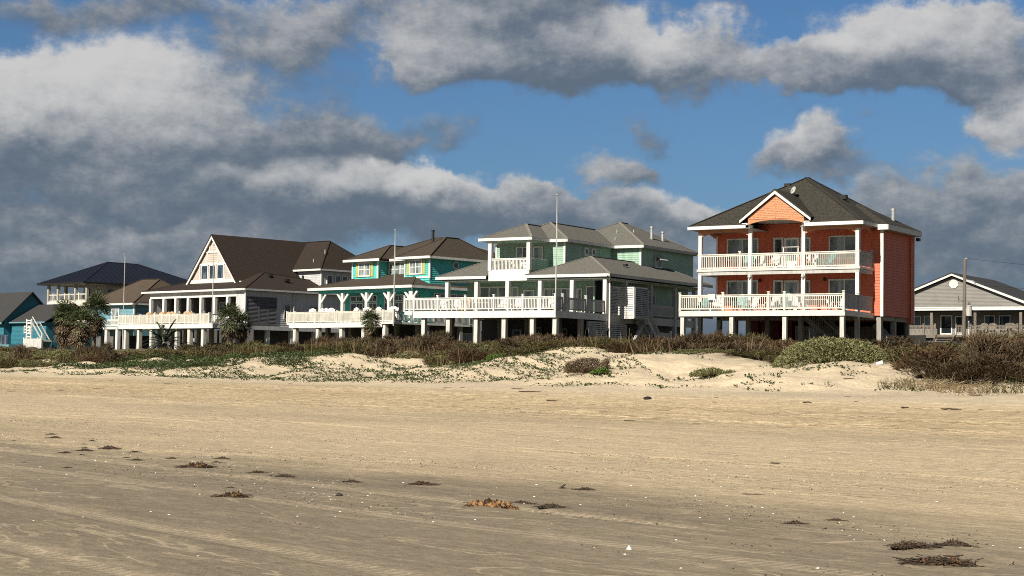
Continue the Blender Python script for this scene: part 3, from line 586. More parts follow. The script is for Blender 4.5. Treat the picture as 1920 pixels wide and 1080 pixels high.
# ================================================================== TURQUOISE HOUSE
def teal_house():
    H = House('beach_house', -11.039, 153.0, -44, 2.9, 'turquoise stilt house with lime shutters, brown roof and porch posts with Y braces', 'house')
    H.box('deck', DECKW, -15.9, -.05, .06, 13.5, 5.86, 6.0)
    H.fascia(-15.6, -1.6, .05, 6, 5.5, 5.98, WHITE, .07, 'deck_beam', 'f'); m = MB(); m.box(-1.6, 0, .0, .06, 5.8, 6.02); m.box(-15.97, -15.6, 0, .06, 5.8, 6.02); m.box(-.06, .0, .06, 13.4, 5.8, 6.0); H.part('deck_edge', m, WHITE)
    H.rail((-15.95, .03), (-.02, .03), 6.0, 1.07, (0, .075, .28, .49, .70, .91, 1), CREAM, .14, .085, .06, .15, .06); H.rail((-.02, .1), (-.02, 13.3), 6.0, 1.05, (.27, .5, .75, 1), GREYP, .16, .05)
    for x in (-14.94, -11.35, -7.78, -4.51, -1.5): H.post('piling', x, .35, 2.2, 5.8, .40, PILE_LIT); H.post('piling', x, 4.5, 2.2, 5.86, .4, PILEM)
    for y in (4.5, 9, 13): H.post('piling', -.3, y, 2.2, 5.9, .4, PILEM)
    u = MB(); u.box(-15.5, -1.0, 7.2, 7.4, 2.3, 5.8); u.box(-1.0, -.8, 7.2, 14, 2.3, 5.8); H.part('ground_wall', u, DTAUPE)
    H.door(front(7.1), -12.2, -11.2, 2.5, 4.9, WHITE); H.window(front(7.1), -9.8, -8.2, 3.4, 5.0, 2, frame=GREYP); H.window(right(-.75), 9, 11.5, 3.0, 5.2, 2, frame=GREYP)
    w = MB(); w.box(-16.2, -2.75, 7.12, 20, 5.9, 9.5); H.lap(w, front(7.1), -16.2, -2.72, 6.0, 9.4); H.lap(w, right(-2.72), 7.1, 14.5, 6.0, 9.4); H.part('lower_wall', w, TEAL)
    F = front(7.05)
    for a, b in ((-14.5, -12.5), (-11.6, -10.3), (-9.25, -7.95), (-7.75, -6.4), (-5.6, -4.2)):
        H.window(F, a, b, 6.1, 8.25, 2, name='door'); H.window(F, a, b, 8.33, 9.0, 2)
    for a, b in ((7.6, 9.3), (9.8, 11.6), (12.2, 13.8)): H.window(right(-2.68), a, b, 6.1, 8.35, 2, name='door'); H.window(right(-2.68), a, b, 8.42, 9.1, 2)
    st = MB(); st.box(-9.95, -9.75, 6.98, 7.02, 7.55, 7.95); H.part('wall_ornament', st, BLACK)
    for x in (-16.2, -12.7, -9.0, -5.66, -2.55):
        c = MB(); c.box(x - .16, x + .16, 4.34, 4.66, 6.0, 9.12)
        for sg in (-1, 1):
            if not (x < -16 and sg < 0): c.beam((x + sg * .1, 4.5, 8.25), (x + sg * .85, 4.5, 9.08), .14, .2)
        if x > -3: c.beam((x, 4.6, 8.25), (x, 5.35, 9.08), .2, .14)
        H.part('porch_column', c, WHITE)
    b = MB(); b.box(-16.4, -2.4, 4.4, 4.6, 9.12, 9.4); b.box(-2.66, -2.45, 4.62, 14.5, 9.12, 9.4); H.part('porch_beam', b, TEAL)
    H.hip(SH_M, -17.7, -2.0, 4.0, 20, 9.72, 11.6, (-11, 9.8), (-7.5, 9.8), .12); H.fascia(-17.7, -2.0, 4.0, 19.9, 9.44, 9.70, WHITE, .07); H.soffit(-17.6, -2.05, 4.1, 14, 9.42, TEAL)
    d = MB(); d.tube([(-2.0, 4.05, 9.5), (-2.25, 4.3, 9.3), (-2.3, 4.4, 9.2), (-2.32, 4.42, 6.1)], .07, 8); H.part('downspout', d, WHITE)
    # upper storey: two bays and a recess
    w = MB(); w.box(-14.4, -10.4, 7.12, 20.5, 9.6, 12.5); w.box(-6.4, -2.76, 7.12, 14.6, 9.6, 12.5); w.box(-10.6, -6.2, 8.52, 20.5, 9.6, 12.5)
    H.lap(w, front(7.1), -14.4, -10.37, 10.3, 12.45); H.lap(w, front(7.1), -6.37, -2.73, 10.3, 12.45); H.lap(w, front(8.5), -10.4, -6.4, 10.3, 12.45); H.lap(w, right(-10.37), 7.1, 8.5, 10.3, 12.45); H.part('upper_wall', w, TEAL)
    w2 = MB(); H.lap(w2, right(-2.73), 7.1, 14.6, 9.6, 12.45); H.part('side_wall', w2, TEAL)
    t = MB()
    for x in (-14.4, -10.52, -6.4, -2.86): t.box(x, x + .16, 7.03, 7.062, 10.5, 12.45)
    t.box(-2.695, -2.66, 7.03, 7.16, 10.5, 12.45); t.box(-10.335, -10.3, 7.03, 7.16, 10.5, 12.45); t.box(-14.3, -10.45, 7.02, 7.06, 10.52, 10.66); t.box(-6.25, -2.9, 7.02, 7.06, 10.55, 10.7); H.part('corner_trim', t, WHITE)
    F = front(7.06)
    H.window(F, -13.3, -11.45, 10.92, 12.4, 2, True, .13, glass=GLASSG); H.window(F, -5.6, -3.75, 10.92, 12.4, 2, True, .13, glass=GLASSG); H.window(front(8.46), -10.2, -7.6, 10.92, 12.4, 3, True, .13, glass=GLASSG)
    for x, y in ((-13.72, 7.06), (-11.42, 7.06), (-6.02, 7.06), (-3.72, 7.06), (-10.6 + .05, 8.46), (-7.55, 8.46)): H.part('shutter', MB().box(x, x + .36, -.01, .05, 10.9, 12.36, front(y)), LIME)
    pw = MB(); c = (-2.66, 10.55, 11.95); pw.tube([(-2.70, c[1], c[2]), (-2.62, c[1], c[2])], .40, 18); o = H.part('round_window', pw, WHITE); g = MB(); g.tube([(-2.70, c[1], c[2]), (-2.60, c[1], c[2])], .27, 16); H.part('pane', g, GLASS, o)
    # hipped upper roof with two front bays
    H.hip(SH_M, -15.2, -2.25, 8.0, 20.6, 12.70, 15.2, (-9.2, 13.9), (-8.0, 13.9), .12)
    H.hip(SH_M, -15.2, -9.6, 6.55, 16, 12.70, 14.35, (-12.4, 10.4), (-12.4, 13), .12); H.hip(SH_M, -7.2, -2.25, 6.55, 17, 12.70, 14.9, (-4.9, 11.2), (-4.9, 13), .12)
    H.fascia(-15.2, -9.6, 6.55, 8, 12.44, 12.68, WHITE, .07, 'fascia', 'fl'); H.fascia(-9.59, -7.21, 7.95, 9, 12.44, 12.68, WHITE, .07, 'fascia', 'f'); H.fascia(-7.2, -2.25, 6.55, 16.5, 12.44, 12.68, WHITE, .07); H.soffit(-15.1, -2.3, 8.0, 15, 12.47, WHITE); H.soffit(-15.1, -9.65, 6.6, 8.0, 12.46, WHITE); H.soffit(-7.1, -2.3, 6.6, 8.0, 12.46, WHITE)
    v = MB(); v.tube([(-7.8, 12.2, 14.6), (-7.8, 12.2, 15.75)], .14, 8); v.tube([(-7.8, 12.2, 15.75), (-7.8, 12.2, 15.85)], .2, 8); H.part('vent_pipe', v, BLACK)
    return H
# ================================================================== GREY A-FRAME HOUSE
def grey_house():
    H = House('beach_house', -33.84, 185.0, -44, 2.9, 'grey stilt house with a steep pink front gable, dark brown roof and white deck', 'house')
    H.box('deck', DECKW, -19.0, -.05, .06, 5.2, 6.2, 6.36)
    H.fascia(-19.15, 0, .05, 5, 5.86, 6.40, WHITE, .07, 'deck_beam', 'flr')
    H.rail((-19.1, .03), (-.6, .03), 6.40, 1.12, tuple(i / 12 for i in range(13)), CREAM, .17, .105, .08, .17, .06); H.rail((-.55, .05), (-.05, 4.9), 6.40, 1.1, (1,), GREYP, .2, .05)
    for x in (-18.0, -15.15, -12.5, -9.8, -7.3, -4.8, -2.1): H.post('piling', x, .4, 2.2, 6.1, .45, PILE_LIT); H.post('piling', x, 5.2, 2.2, 6.1, .45, PILEM)
    for y in (5.2, 8.5, 12, 15.5, 19): H.post('piling', -.9, y, 2.2, 6.0, .45, PILE_LIT)
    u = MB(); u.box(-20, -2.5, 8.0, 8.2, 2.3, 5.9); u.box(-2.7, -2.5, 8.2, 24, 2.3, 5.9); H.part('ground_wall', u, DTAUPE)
    for x in (-18.6, -15.6, -13.2): H.door(front(7.9), x, x + 1.1, 2.5, 4.9, LGREY, GLASSG)
    # porch front: wide lintel and openings, dark room behind
    w = MB(); w.box(-20.1, -.62, 5.02, 5.3, 9.72, 10.42); w.box(-20.1, -.62, 5.02, 5.3, 6.3, 6.5)
    xs = (-20.0, -17.13, -14.6, -12.0, -9.4, -6.7, -4.1, -.85)
    H.part('porch_lintel', w, WHITE)
    for x in xs: H.post('porch_column', x, 5.15, 6.36, 9.72, .38, WHITE); (H.post('screen_post', x + .62, 7.0, 6.36, 9.72, .24, GREYP) if x < -1 else None)
    s = MB(); s.box(-20.0, -.7, 8.0, 8.1, 6.36, 10.2); H.part('porch_back_wall', s, DTAUPE)
    for a, b in ((-9.6, -8.0), (-6.4, -4.6)): H.window(front(7.95), a, b, 6.4, 9.3, 2, True, .16, frame=LGREY, name='door')
    w = MB(); w.box(-2.4, -.64, 5.0, 32, 5.95, 10.35); w.box(-20.1, -19.9, 5.3, 20, 6.3, 10.35); H.lap(w, right(-.62), 5.0, 32, 6.3, 10.35, .22); H.part('side_wall', w, LGREY)
    t = MB(); t.box(-.66, -.56, 4.98, 5.14, 5.9, 10.4); t.box(-.64, -.5, 5.15, 32, 5.86, 6.32); H.part('trim', t, LGREY)
    RS = right(-.58); H.louvre(RS, 5.25, 6.9, 6.45, 9.7, 1, DLOUV, .15); H.louvre(RS, 6.95, 8.2, 6.45, 9.7, 1, DLOUV, .15); H.louvre(RS, 8.25, 9.5, 6.45, 9.7, 1, DLOUV, .15)
    H.window(RS, 10.6, 11.6, 7.2, 8.95, 1, frame=LGREY); H.window(RS, 14.5, 15.7, 7.4, 8.95, 1, frame=LGREY); H.window(RS, 18.3, 20.0, 7.6, 8.7, 2, frame=LGREY)
    d = MB(); d.tube([(-.2, 4.65, 10.4), (-.4, 4.85, 10.2), (-.5, 4.9, 10.1), (-.5, 4.9, 6.0)], .08, 8); H.part('downspout', d, WHITE); d = MB(); d.tube([(-.2, 12.0, 10.4), (-.45, 12.0, 10.2), (-.5, 12, 6.0)], .08, 8); H.part('downspout', d, LGREY)
    H.hip(SH_B, -21.3, -.15, 4.55, 32, 10.62, 12.95, (-14, 11.6), (-6.0, 11.6), .12); H.fascia(-21.3, -.15, 4.55, 32, 10.38, 10.60, WHITE, .07, 'fascia', 'fl'); H.fascia(-21.3, -.15, 4.55, 32, 10.38, 10.60, LGREY, .07, 'fascia', 'r'); H.soffit(-21.2, -.2, 4.6, 31, 10.40, LGREY)
    # steep gable
    gy = 7.5; A = (-10.55, gy, 17.45); L = (-15.5, gy, 11.8); R = (-5.6, gy, 11.8)
    g = MB(); g.prism([L, A, R], (0, .2, 0)); H.lap(g, front(gy), 0, 0, 11.85, 17.3, .24, lambda z: (-15.5 + (z - 11.8) * .876, -5.6 - (z - 11.8) * .876)); H.part('gable', g, PINK)
    k = MB()
    for p in (L, R):
        q = Vector(p) + Vector((-.35 if p[0] < -10 else .35, -.35, -.4)); a = Vector(A) + Vector((0, -.35, 0)); a2 = a + Vector((0, 0, -.5)); q2 = q + Vector((.42 if p[0] < -10 else -.42, 0, 0))
        k.prism([tuple(q), tuple(a), tuple(a2), tuple(q2)], (0, .12, 0))
    k.box(-15.2, -5.9, gy - .12, gy - .04, 11.6, 12.02); k.box(-13.35, -7.75, gy - .11, gy - .03, 13.8, 14.0); k.box(-11.95, -9.15, gy - .11, gy - .03, 15.25, 15.43)
    for x in (-11.75, -9.5): k.box(x, x + .16, gy - .105, gy - .035, 14.0, 15.25 if True else 16)
    for x in (-11.3, -9.9): k.box(x, x + .14, gy - .1, gy - .03, 15.43, 16.3)
    for x in (-13.2, -8.05): k.box(x, x + .16, gy - .1, gy - .03, 12.02, 13.8)
    H.part('gable_trim', k, WHITE)
    for a, b in ((-12.85, -11.45), (-11.2, -9.85), (-9.6, -8.2)): H.window(front(gy - .03), a, b, 12.0, 13.82, 1, fw=.12, glass=GLASSB)
    r = MB(); zr = 17.5
    r.slab([(-16.0, gy - .4, 11.3), (-10.55, gy - .4, 17.5), (-10.55, 24, 17.5), (-16.0, 24, 11.3)], .16); r.slab([(-5.1, gy - .4, 11.3), (-10.55, gy - .4, 17.5), (-10.55, 24, 17.5), (-5.1, 24, 11.3)], .16); H.part('gable_roof', r, SH_B)
    H.part('gable_eave', MB().box(-5.4, -5.0, gy + .1, 17.3, 11.5, 11.72), WHITE)
    # rear wing
    w = MB(); w.box(-9, -2.22, 17.52, 27, 10.5, 13.5); H.lap(w, front(17.5), -9, -2.2, 10.9, 13.45, .22); H.part('wing_wall', w, LGREY)
    w = MB(); H.lap(w, right(-2.2), 17.5, 27, 10.5, 13.45, .22); H.part('wing_side', w, LGREY)
    for y in (18.3, 19.6, 20.7, 21.8, 22.9): H.window(right(-2.16), y, y + .95, 11.4, 12.95, 1, fw=.12)
    t = MB(); t.box(-2.3, -2.15, 17.42, 17.46, 10.9, 13.45); t.box(-2.16, -2.12, 17.42, 17.6, 10.9, 13.45); H.part('corner_trim', t, WHITE)
    H.hip(SH_B, -10.6, -1.8, 17.0, 27.5, 13.62, 17.5, (-10.6, 21.9), (-6.1, 21.9), .12); H.fascia(-9.2, -1.8, 17.0, 27.5, 13.38, 13.60, WHITE, .07, 'fascia', 'f'); H.fascia(-9.2, -1.8, 17.0, 27.5, 13.38, 13.60, LGREY, .07, 'fascia', 'r')
    for x, y, z in ((-4.0, 19.5, 15.8), (-4.6, 18.2, 14.6)): v = MB(); v.tube([(x, y, z - .3), (x, y, z + .35)], .07, 8); H.part('vent_pipe', v, METAL)
    for x, y, z in ((-5.5, 16.3, 12.4), (-4.5, 16.5, 12.2)): v = MB(); v.tube([(x, y, z - .6), (x, y, z + .6)], .14, 8); H.part('vent_pipe', v, BLACK)
    for x, y in ((-4.8, 11.2), (-3.2, 12.5)): v = MB(); v.box(x, x + .6, y, y + .5, 12.35 if x < -4 else 11.85, 12.65 if x < -4 else 12.15); H.part('roof_vent', v, BLACK)
    return H
# ================================================================== SMALLER AND FARTHER HOUSES
def taupe_house():
    H = House('gable_house', 53.03, 190.0, -32.8, 3.0, 'single-storey taupe house with a broad white-edged gable and wooden deck', 'house')
    H.box('deck', WOODG, -11, 6.3, .06, 5.0, 6.3, 6.6); m = MB(); m.box(.3, 5.75, 0, .06, 6.0, 6.58); m.box(-8, -3.9, 0, .06, 6.2, 6.6); H.part('deck_beam', m, WOODG)
    H.rail((.3, .05), (5.7, .05), 6.6, 1.1, (0, 1), WOODG, .16, .06, .1, .2); H.rail((-8.5, .05), (-3.9, .05), 6.6, 1.1, (0, .7, 1), WOODG, .16, .06, .1, .2); H.rail((5.7, .1), (8.6, 1.5), 6.6, 1.1, (1,), WOODG, .16, .06); H.rail((-1.4, .05), (-.3, .05), 6.6, 1.1, (0,), WOODG, .16, .06)
    H.stair((-2.6, .0, 6.5), (-2.6, -3.2, 4.6), 2.2, WOODG, 9, False)
    for x in (-8, -4, .4, 5.6): H.post('piling', x, .4, 2.4, 6.3, .35, PILEM); H.post('piling', x, 5, 2.4, 6.3, .35, PILEM)
    w = MB(); w.box(-13.0, 7.6, 5.12, 20, 6.3, 9.5); H.lap(w, front(5.1), -13, 7.6, 6.5, 9.5); H.part('wall', w, TAUPE)
    F = front(5.05); H.door(F, -4.9, -3.45, 6.55, 9.05, None, GLASS, .2); H.door(F, -3.1, -1.9, 6.55, 8.95, None, GLASS, .3)
    for a, b in ((-1.6, -.5), (.4, 1.65), (2.15, 3.5), (-6.9, -5.7), (-8.6, -7.3)): H.window(F, a, b, 7.5, 9.0, 1, glass=GLASSB)
    for x in (-9.2, -5.25, -.02, 5.3): H.post('porch_column', x, 2.9, 6.6, 9.35, .32, WOODG)
    H.part('porch_beam', MB().box(-13, 8.2, 2.75, 3.05, 9.35, 9.6), BLACK)
    gy = 2.7; ax = -2.66; L = (-12.5, gy, 9.75); R = (7.2, gy, 9.75); A = (ax, gy, 13.55)
    g = MB(); g.prism([L, A, R], (0, .2, 0)); H.lap(g, front(gy), 0, 0, 9.75, 13.5, .16, lambda z: (-12.5 + (z - 9.75) * 2.59, 7.2 - (z - 9.75) * 2.595)); H.part('gable', g, TAUPE)
    t = MB(); t.box(-13.2, 8.2, gy - .3, gy - .05, 9.52, 9.74); t.box(-12, 6.8, gy - .06, gy - .045, 9.8, 9.92); H.part('fascia', t, WHITE)
    k = MB()
    for p in (L, R):
        sg = -1 if p is L else 1; q = Vector((p[0] + sg * 1.2, gy - .5, 9.55)); a = Vector((ax, gy - .5, 13.95)); k.prism([tuple(q), tuple(a), tuple(a + Vector((0, 0, -.32))), tuple(q + Vector((-sg * .8, 0, 0)))], (0, .1, 0))
    H.part('barge_board', k, WHITE)
    r = MB(); r.slab([(ax, gy - .52, 14.02), (8.7, gy - .52, 9.6), (8.7, 20, 9.6), (ax, 20, 14.02)], .15); r.slab([(ax, gy - .52, 14.02), (-13.9, gy - .52, 9.6), (-13.9, 20, 9.6), (ax, 20, 14.02)], .15); H.part('roof', r, SH_D)
    v = MB(); v.prism([(ax + .12 + .55 * cos(i * pi / 4 + pi / 8), gy - .05, 12.65 + .55 * sin(i * pi / 4 + pi / 8)) for i in range(8)], (0, -.06, 0)); H.part('gable_vent', v, CREAM)
    H.soffit(-13, 8, 2.8, 5.1, 9.58, TAUPE)
    return H
def light_blue_house():
    H = House('bungalow', -53.63, 225.0, -44, 2.9, 'light blue bungalow with a tan hip roof beside the palms', 'house')
    w = MB(); w.box(-11, -.02, 2.02, 14, 5.6, 10.0); H.lap(w, front(2), -11, 0, 6.9, 9.9); H.lap(w, right(0), 2, 12, 6.9, 9.9); H.part('wall', w, SKYB)
    t = MB(); t.box(-.15, .03, 1.92, 1.96, 6.9, 9.8); t.box(.05, .09, 1.95, 2.1, 6.9, 9.8); H.part('corner_trim', t, WHITE)
    H.window(front(1.95), -5.6, -3.6, 7.0, 9.5, 2, True, .2, name='door', glass=GLASSG)
    H.part('deck', MB().box(-11, 0, -.6, 2, 6.4, 6.75), WHITE); H.rail((-11, -.5), (0, -.5), 6.75, 1.0, (0, 1), WHITE, .16, .05)
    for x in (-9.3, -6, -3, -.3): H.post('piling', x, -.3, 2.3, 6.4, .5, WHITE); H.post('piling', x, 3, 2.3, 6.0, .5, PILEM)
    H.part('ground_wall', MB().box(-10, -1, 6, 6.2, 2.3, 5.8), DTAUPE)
    H.hip(SH_T, -12.5, .6, 1.3, 15, 10.1, 13.85, (-6.5, 7.5), (-3.8, 8.5), .12); H.fascia(-12.5, .6, 1.3, 15, 9.85, 10.08, WHITE, .07); H.soffit(-12.4, .5, 1.4, 14, 9.88, WHITE)
    return H
def navy_house():
    H = House('stilt_house', -67.03, 258.0, -44, 2.9, 'beige house with a dark navy standing-seam metal roof and a columned upper porch', 'house')
    w = MB(); w.box(-7.0, -.6, 3.6, 22, 11.2, 14.2); H.part('wall', w, STUCCO)
    w = MB(); w.box(-11.4, -.3, .6, 22, 3.0, 11.2); H.part('lower_wall', w, WHITE)
    m = MB(); m.box(-12.0, 0, -.05, 3.6, 10.7, 11.6); H.part('porch_floor', m, CREAM)
    m = MB(); m.box(-.02, .3, 3.6, 22, 10.7, 11.6); H.part('side_deck', m, CREAM)
    for x in (-11.7, -8.75, -3.5, -.15): H.post('porch_column', x, .1, 11.5, 14.3, .42, STUCCO)
    H.post('porch_column', -11.7, 3.2, 11.5, 14.3, .42, STUCCO)
    H.rail((-11.7, .1), (-.15, .1), 11.55, 1.15, (.13, .43, .55, .8), CREAM, .35, .03, .1, .25)
    F = front(3.55); H.window(F, -6.2, -5.0, 11.7, 13.6, 1, frame=BLACK); H.window(F, -3.0, -2.0, 11.7, 13.5, 1, frame=STUCCO)
    RS = right(-.56); H.window(RS, 4.2, 5.4, 12.0, 13.4, 1, frame=BLACK); H.window(RS, 7.4, 8.3, 11.6, 13.6, 1, frame=STUCCO); H.window(RS, 8.8, 11.5, 11.6, 13.8, 2, frame=BLACK)
    for y in (6.3, 12.3): l = MB(); l.box(-.55, -.2, y, y + .35, 13.3, 13.9); H.part('wall_lantern', l, BLACK)
    l = MB(); l.tube([(-.3, 15.5, 14.3), (-.2, 15.5, 13.7), (-.3, 15.2, 13.0)], .14, 6); H.part('downspout', l, BLACK)
    a, b = (-6.6, 8.2), (-1.5, 12.6)
    H.hip(NAVY, -13.8, .4, -.9, 24, 14.5, 18.3, (-6.6, 7.6), (-6.6, 13.5), .2); H.fascia(-13.8, .4, -.9, 24, 14.25, 14.48, BLACK, .08)
    ribs = MB()                                                  # standing seams
    for i in range(1, 26):
        y = -.9 + i * .95; 
        if y < 24: 
            t = min(1, (y + .9) / 8.5, (24 - y) / 10.5); ribs.beam((.4, y, 14.52), (.4 - 7.0 * t, y, 14.52 + 3.8 * t), .06, .10)
    for i in range(1, 15):
        x = -13.8 + i * .95; t = min(1, (x + 13.8) / 7.2, (.4 - x) / 7.0); ribs.beam((x, -.9, 14.52), (x, -.9 + 8.5 * t, 14.52 + 3.8 * t), .06, .10)
    H.part('roof_seams', ribs, NAVY); H.soffit(-13.7, .35, -.8, 23.5, 14.27, STUCCO)
    return H
def blue_house():
    H = House('cottage', -68.61, 235.0, -44, 2.9, 'bright blue cottage with dark shingle roofs at the left edge', 'house')
    w = MB(); w.box(-24, -8.42, .02, 8.6, 3.0, 7.8); w.prism([(-8.45, .02, 7.8), (-8.45, 4.3, 12.0), (-8.45, 8.6, 7.8)], (-15.5, 0, 0)); H.lap(w, front(0), -24, -8.4, 4.2, 7.8)
    w.box(-8.4, 1.5, 1.2, 9, 3.0, 7.5); H.lap(w, front(1.18), -8.4, 1.5, 3.5, 7.5); H.part('wall', w, BLUE)
    r = MB(); r.slab([(-24.4, -.6, 7.5), (-8.0, -.6, 7.5), (-8.0, 4.3, 12.2), (-24.4, 4.3, 12.2)], .15); r.slab([(-24.4, 9.2, 7.5), (-8.0, 9.2, 7.5), (-8.0, 4.3, 12.2), (-24.4, 4.3, 12.2)], .15); H.part('roof', r, SH_D)
    r = MB(); r.slab([(-8.38, .7, 7.55), (1.9, .7, 7.55), (1.9, 5.5, 10.3), (-8.38, 5.5, 10.3)], .15); r.slab([(-8.38, 10, 7.55), (1.9, 10, 7.55), (1.9, 5.5, 10.3), (-8.38, 5.5, 10.3)], .15); H.part('wing_roof', r, SH_D)
    H.fascia(-8.38, 1.9, .65, 9, 7.36, 7.54, SKYB, .06, 'fascia', 'f'); H.fascia(-24, -8.0, -.6, 9, 7.2, 7.46, SKYB, .06, 'fascia', 'f')
    H.window(front(1.15), -4.6, -2.9, 5.9, 7.0, 1, True, .14, glass=GLASSG)
    H.rail((-14, -1.2), (-9.2, -1.2), 4.2, 1.6, (0, .6, 1), CREAM, .25, .14); H.part('porch', MB().box(-14, -4.5, -1.3, 0, 3.4, 4.2), SKYB); H.part('porch_screen', MB().box(-9.1, -5.0, -1.25, -1.15, 4.2, 5.6), GLASSB)
    # white outside stair at the right end
    H.stair((3.5, -1.6, 7.2), (6.2, -1.6, 4.8), 1.2, GREYP, 10, False); H.part('handrail', MB().beam((3.5, -2.2, 8.1), (6.2, -2.2, 5.7), .06, .1), WHITE)
    m = MB(); m.box(2.2, 3.5, -2.3, -.9, 7.1, 7.3); m.box(2.2, 6.6, -2.4, -.9, 4.6, 4.8); H.part('stair_landing', m, WHITE)
    m = MB(); [m.box(2.2, 3.5, -2.36, -2.3, z, z + .14) for z in (5.2, 5.65, 6.1, 6.55, 7.5)]; H.part('slat_screen', m, WHITE)
    for x in (2.25, 3.5, 6.5): H.post('stair_post', x, -2.3, 2.8, 7.8 if x < 4 else 5.8, .2, WHITE)
    H.rail((2.0, -2.6), (6.8, -2.6), 3.4, 1.6, (0, .4, .8, 1), WHITE, .22, .16)
    H.part('stair_skirt', MB().box(2.2, 6.6, -.95, -.9, 3.4, 4.6), SKYB)
    return H
CO = coral_house(); MI = mint_house(); TE = teal_house(); GR = grey_house(); TA = taupe_house(); LB = light_blue_house(); NA = navy_house(); BL = blue_house()
# ================================================================== TERRAIN
def sand_material():
    m = bpy.data.materials.new('beach_sand'); m.use_nodes = True; k = NT(m.node_tree)
    out = k.n('ShaderNodeOutputMaterial'); b = k.n('ShaderNodeBsdfPrincipled'); tc = k.n('ShaderNodeTexCoord'); P = tc.outputs['Object']
    sp = k.n('ShaderNodeSeparateXYZ'); k.put(sp.inputs[0], P); S = sp.outputs[0]; D = k.m('MULTIPLY', sp.outputs[1], -1.0)
    def st(a, c): return k.v('MULTIPLY', P, (a, c, 1.0))
    n1 = k.noise(st(.10, .45), 1.0, 4, .6); n2 = k.noise(st(.45, 1.05), 1.0, 6, .60, dist=1.1); n3 = k.noise(st(2.2, 3.4), 1.0, 5, .6); n4 = k.noise(P, 24.0, 4, .7)
    big = k.noise(st(.05, .12), 1.0, 3, .5)
    Dw = k.m('ADD', D, k.m('ADD', k.m('MULTIPLY', k.m('SUBTRACT', n1, .5), 5.0), k.m('MULTIPLY', k.m('SUBTRACT', n2, .5), 2.2)))
    wet, damp, yel, dune = (.180, .147, .103), (.390, .312, .205), (.465, .365, .228), (.445, .368, .262)
    c = k.mix(k.ss(Dw, 11.8, 15.8), wet, damp)
    c = k.mix(k.ss(Dw, 26.0, 34.0), c, yel)
    c = k.mix(k.ss(Dw, 41.0, 56.0), c, dune)
    Dh = k.m('ADD', D, k.m('MULTIPLY', k.m('SUBTRACT', k.noise(st(.3, .3), 1.0, 5, .6), .5), 7.0))
    c = k.mix(k.ss(Dh, 66.5, 70.5), c, k.mix(k.ss(n3, .35, .65), (.060, .046, .028), (.15, .115, .07)))      # leaf litter under the hedge
    c = k.mix(k.ss(Dh, 79.0, 84.0), c, k.mix(k.ss(n2, .35, .65), (.045, .048, .020), (.10, .085, .05)))      # rough grass round the houses
    # streaks of drier and damper sand that run along the shore
    stre = k.ss(n2, .28, .75, .91, 1.09); c = k.mix(1.0, c, stre, 'MULTIPLY')
    c = k.mix(1.0, c, k.ss(big, .35, .65, .88, 1.10), 'MULTIPLY')
    dry = k.m('MULTIPLY', k.ss(k.noise(st(.55, 3.4), 1.0, 5, .62, dist=.8), .55, .74), k.ss(D, 16.0, 12.0))
    c = k.mix(k.m('MULTIPLY', dry, .55), c, (.27, .22, .155))
    crust = k.m('MULTIPLY', k.ss(k.noise(st(.8, 2.0), 1.0, 7, .66, dist=1.2), .50, .66), k.ss(D, 19.0, 12.0)); c = k.mix(k.m('MULTIPLY', crust, .38), c, (.30, .24, .16))
    rill = k.noise(st(.22, .75), 1.0, 4, .55, dist=.5); rl = k.m('ABSOLUTE', k.m('SUBTRACT', rill, .5)); rl = k.m('MULTIPLY', k.ss(rl, .010, .003), k.ss(D, 17.0, 11.0)); c = k.mix(k.m('MULTIPLY', rl, .55), c, (.36, .295, .20))
    # vehicle tracks
    tread = k.n('ShaderNodeTexWave', wave_type='BANDS', bands_direction='X'); k.put(tread.inputs['Vector'], k.v('ADD', P, k.v('MULTIPLY', P, (0, 0, 0))))
    tread.inputs['Scale'].default_value = 2.6; tread.inputs['Distortion'].default_value = .6
    trk = None; edge = None
    for d0, sl, ph in TRACKS[:16]:
        w = .17; sn = k.m('ADD', k.m('MULTIPLY', k.m('SINE', k.m('MULTIPLY_ADD', S, 1 / 11.0, ph)), .30), k.m('MULTIPLY', k.m('SINE', k.m('MULTIPLY_ADD', S, 1 / 4.3, 2 * ph)), .12))
        e = k.m('ABSOLUTE', k.m('SUBTRACT', k.m('SUBTRACT', D, k.m('MULTIPLY_ADD', k.m('SUBTRACT', S, 15.0), sl, d0)), sn))
        t = k.ss(e, w * 1.1, w * .7); trk = t if trk is None else k.m('MAXIMUM', trk, t)
    fade = k.ss(k.noise(st(.16, .3), 1.0, 3, .5), .36, .50); trk = k.m('MULTIPLY', trk, fade)
    c = k.mix(k.m('MULTIPLY', trk, k.m('MULTIPLY_ADD', tread.outputs['Fac'], .36, .10)), c, (.40, .325, .225))
    # dark wrack fragments in the rutted band and fine grit
    rutm = k.m('MULTIPLY', k.ss(D, 26.0, 31.0), k.ss(D, 52.0, 44.0))
    deb = k.m('MULTIPLY', k.ss(k.noise(st(2.2, 9.0), 1.0, 7, .78), .525, .575), rutm); c = k.mix(k.m('MULTIPLY', deb, .62), c, (.17, .115, .065))
    spk = k.ss(k.noise(P, 55.0, 2, .6), .70, .78); c = k.mix(k.m('MULTIPLY', spk, .30), c, (.10, .08, .06))
    n5 = k.noise(st(5.0, 6.5), 1.0, 5, .70); n6 = k.noise(P, 7.0, 5, .72)
    c = k.mix(1.0, c, k.ss(n4, .25, .75, .86, 1.13), 'MULTIPLY'); c = k.mix(1.0, c, k.ss(n5, .30, .70, .91, 1.07), 'MULTIPLY'); c = k.mix(1.0, c, k.ss(n6, .30, .70, .90, 1.08), 'MULTIPLY')
    k.put(b.inputs['Base Color'], c); k.put(b.inputs['Roughness'], k.ss(Dw, 11.0, 16.0, .72, .95)); b.inputs['Specular IOR Level'].default_value = .18
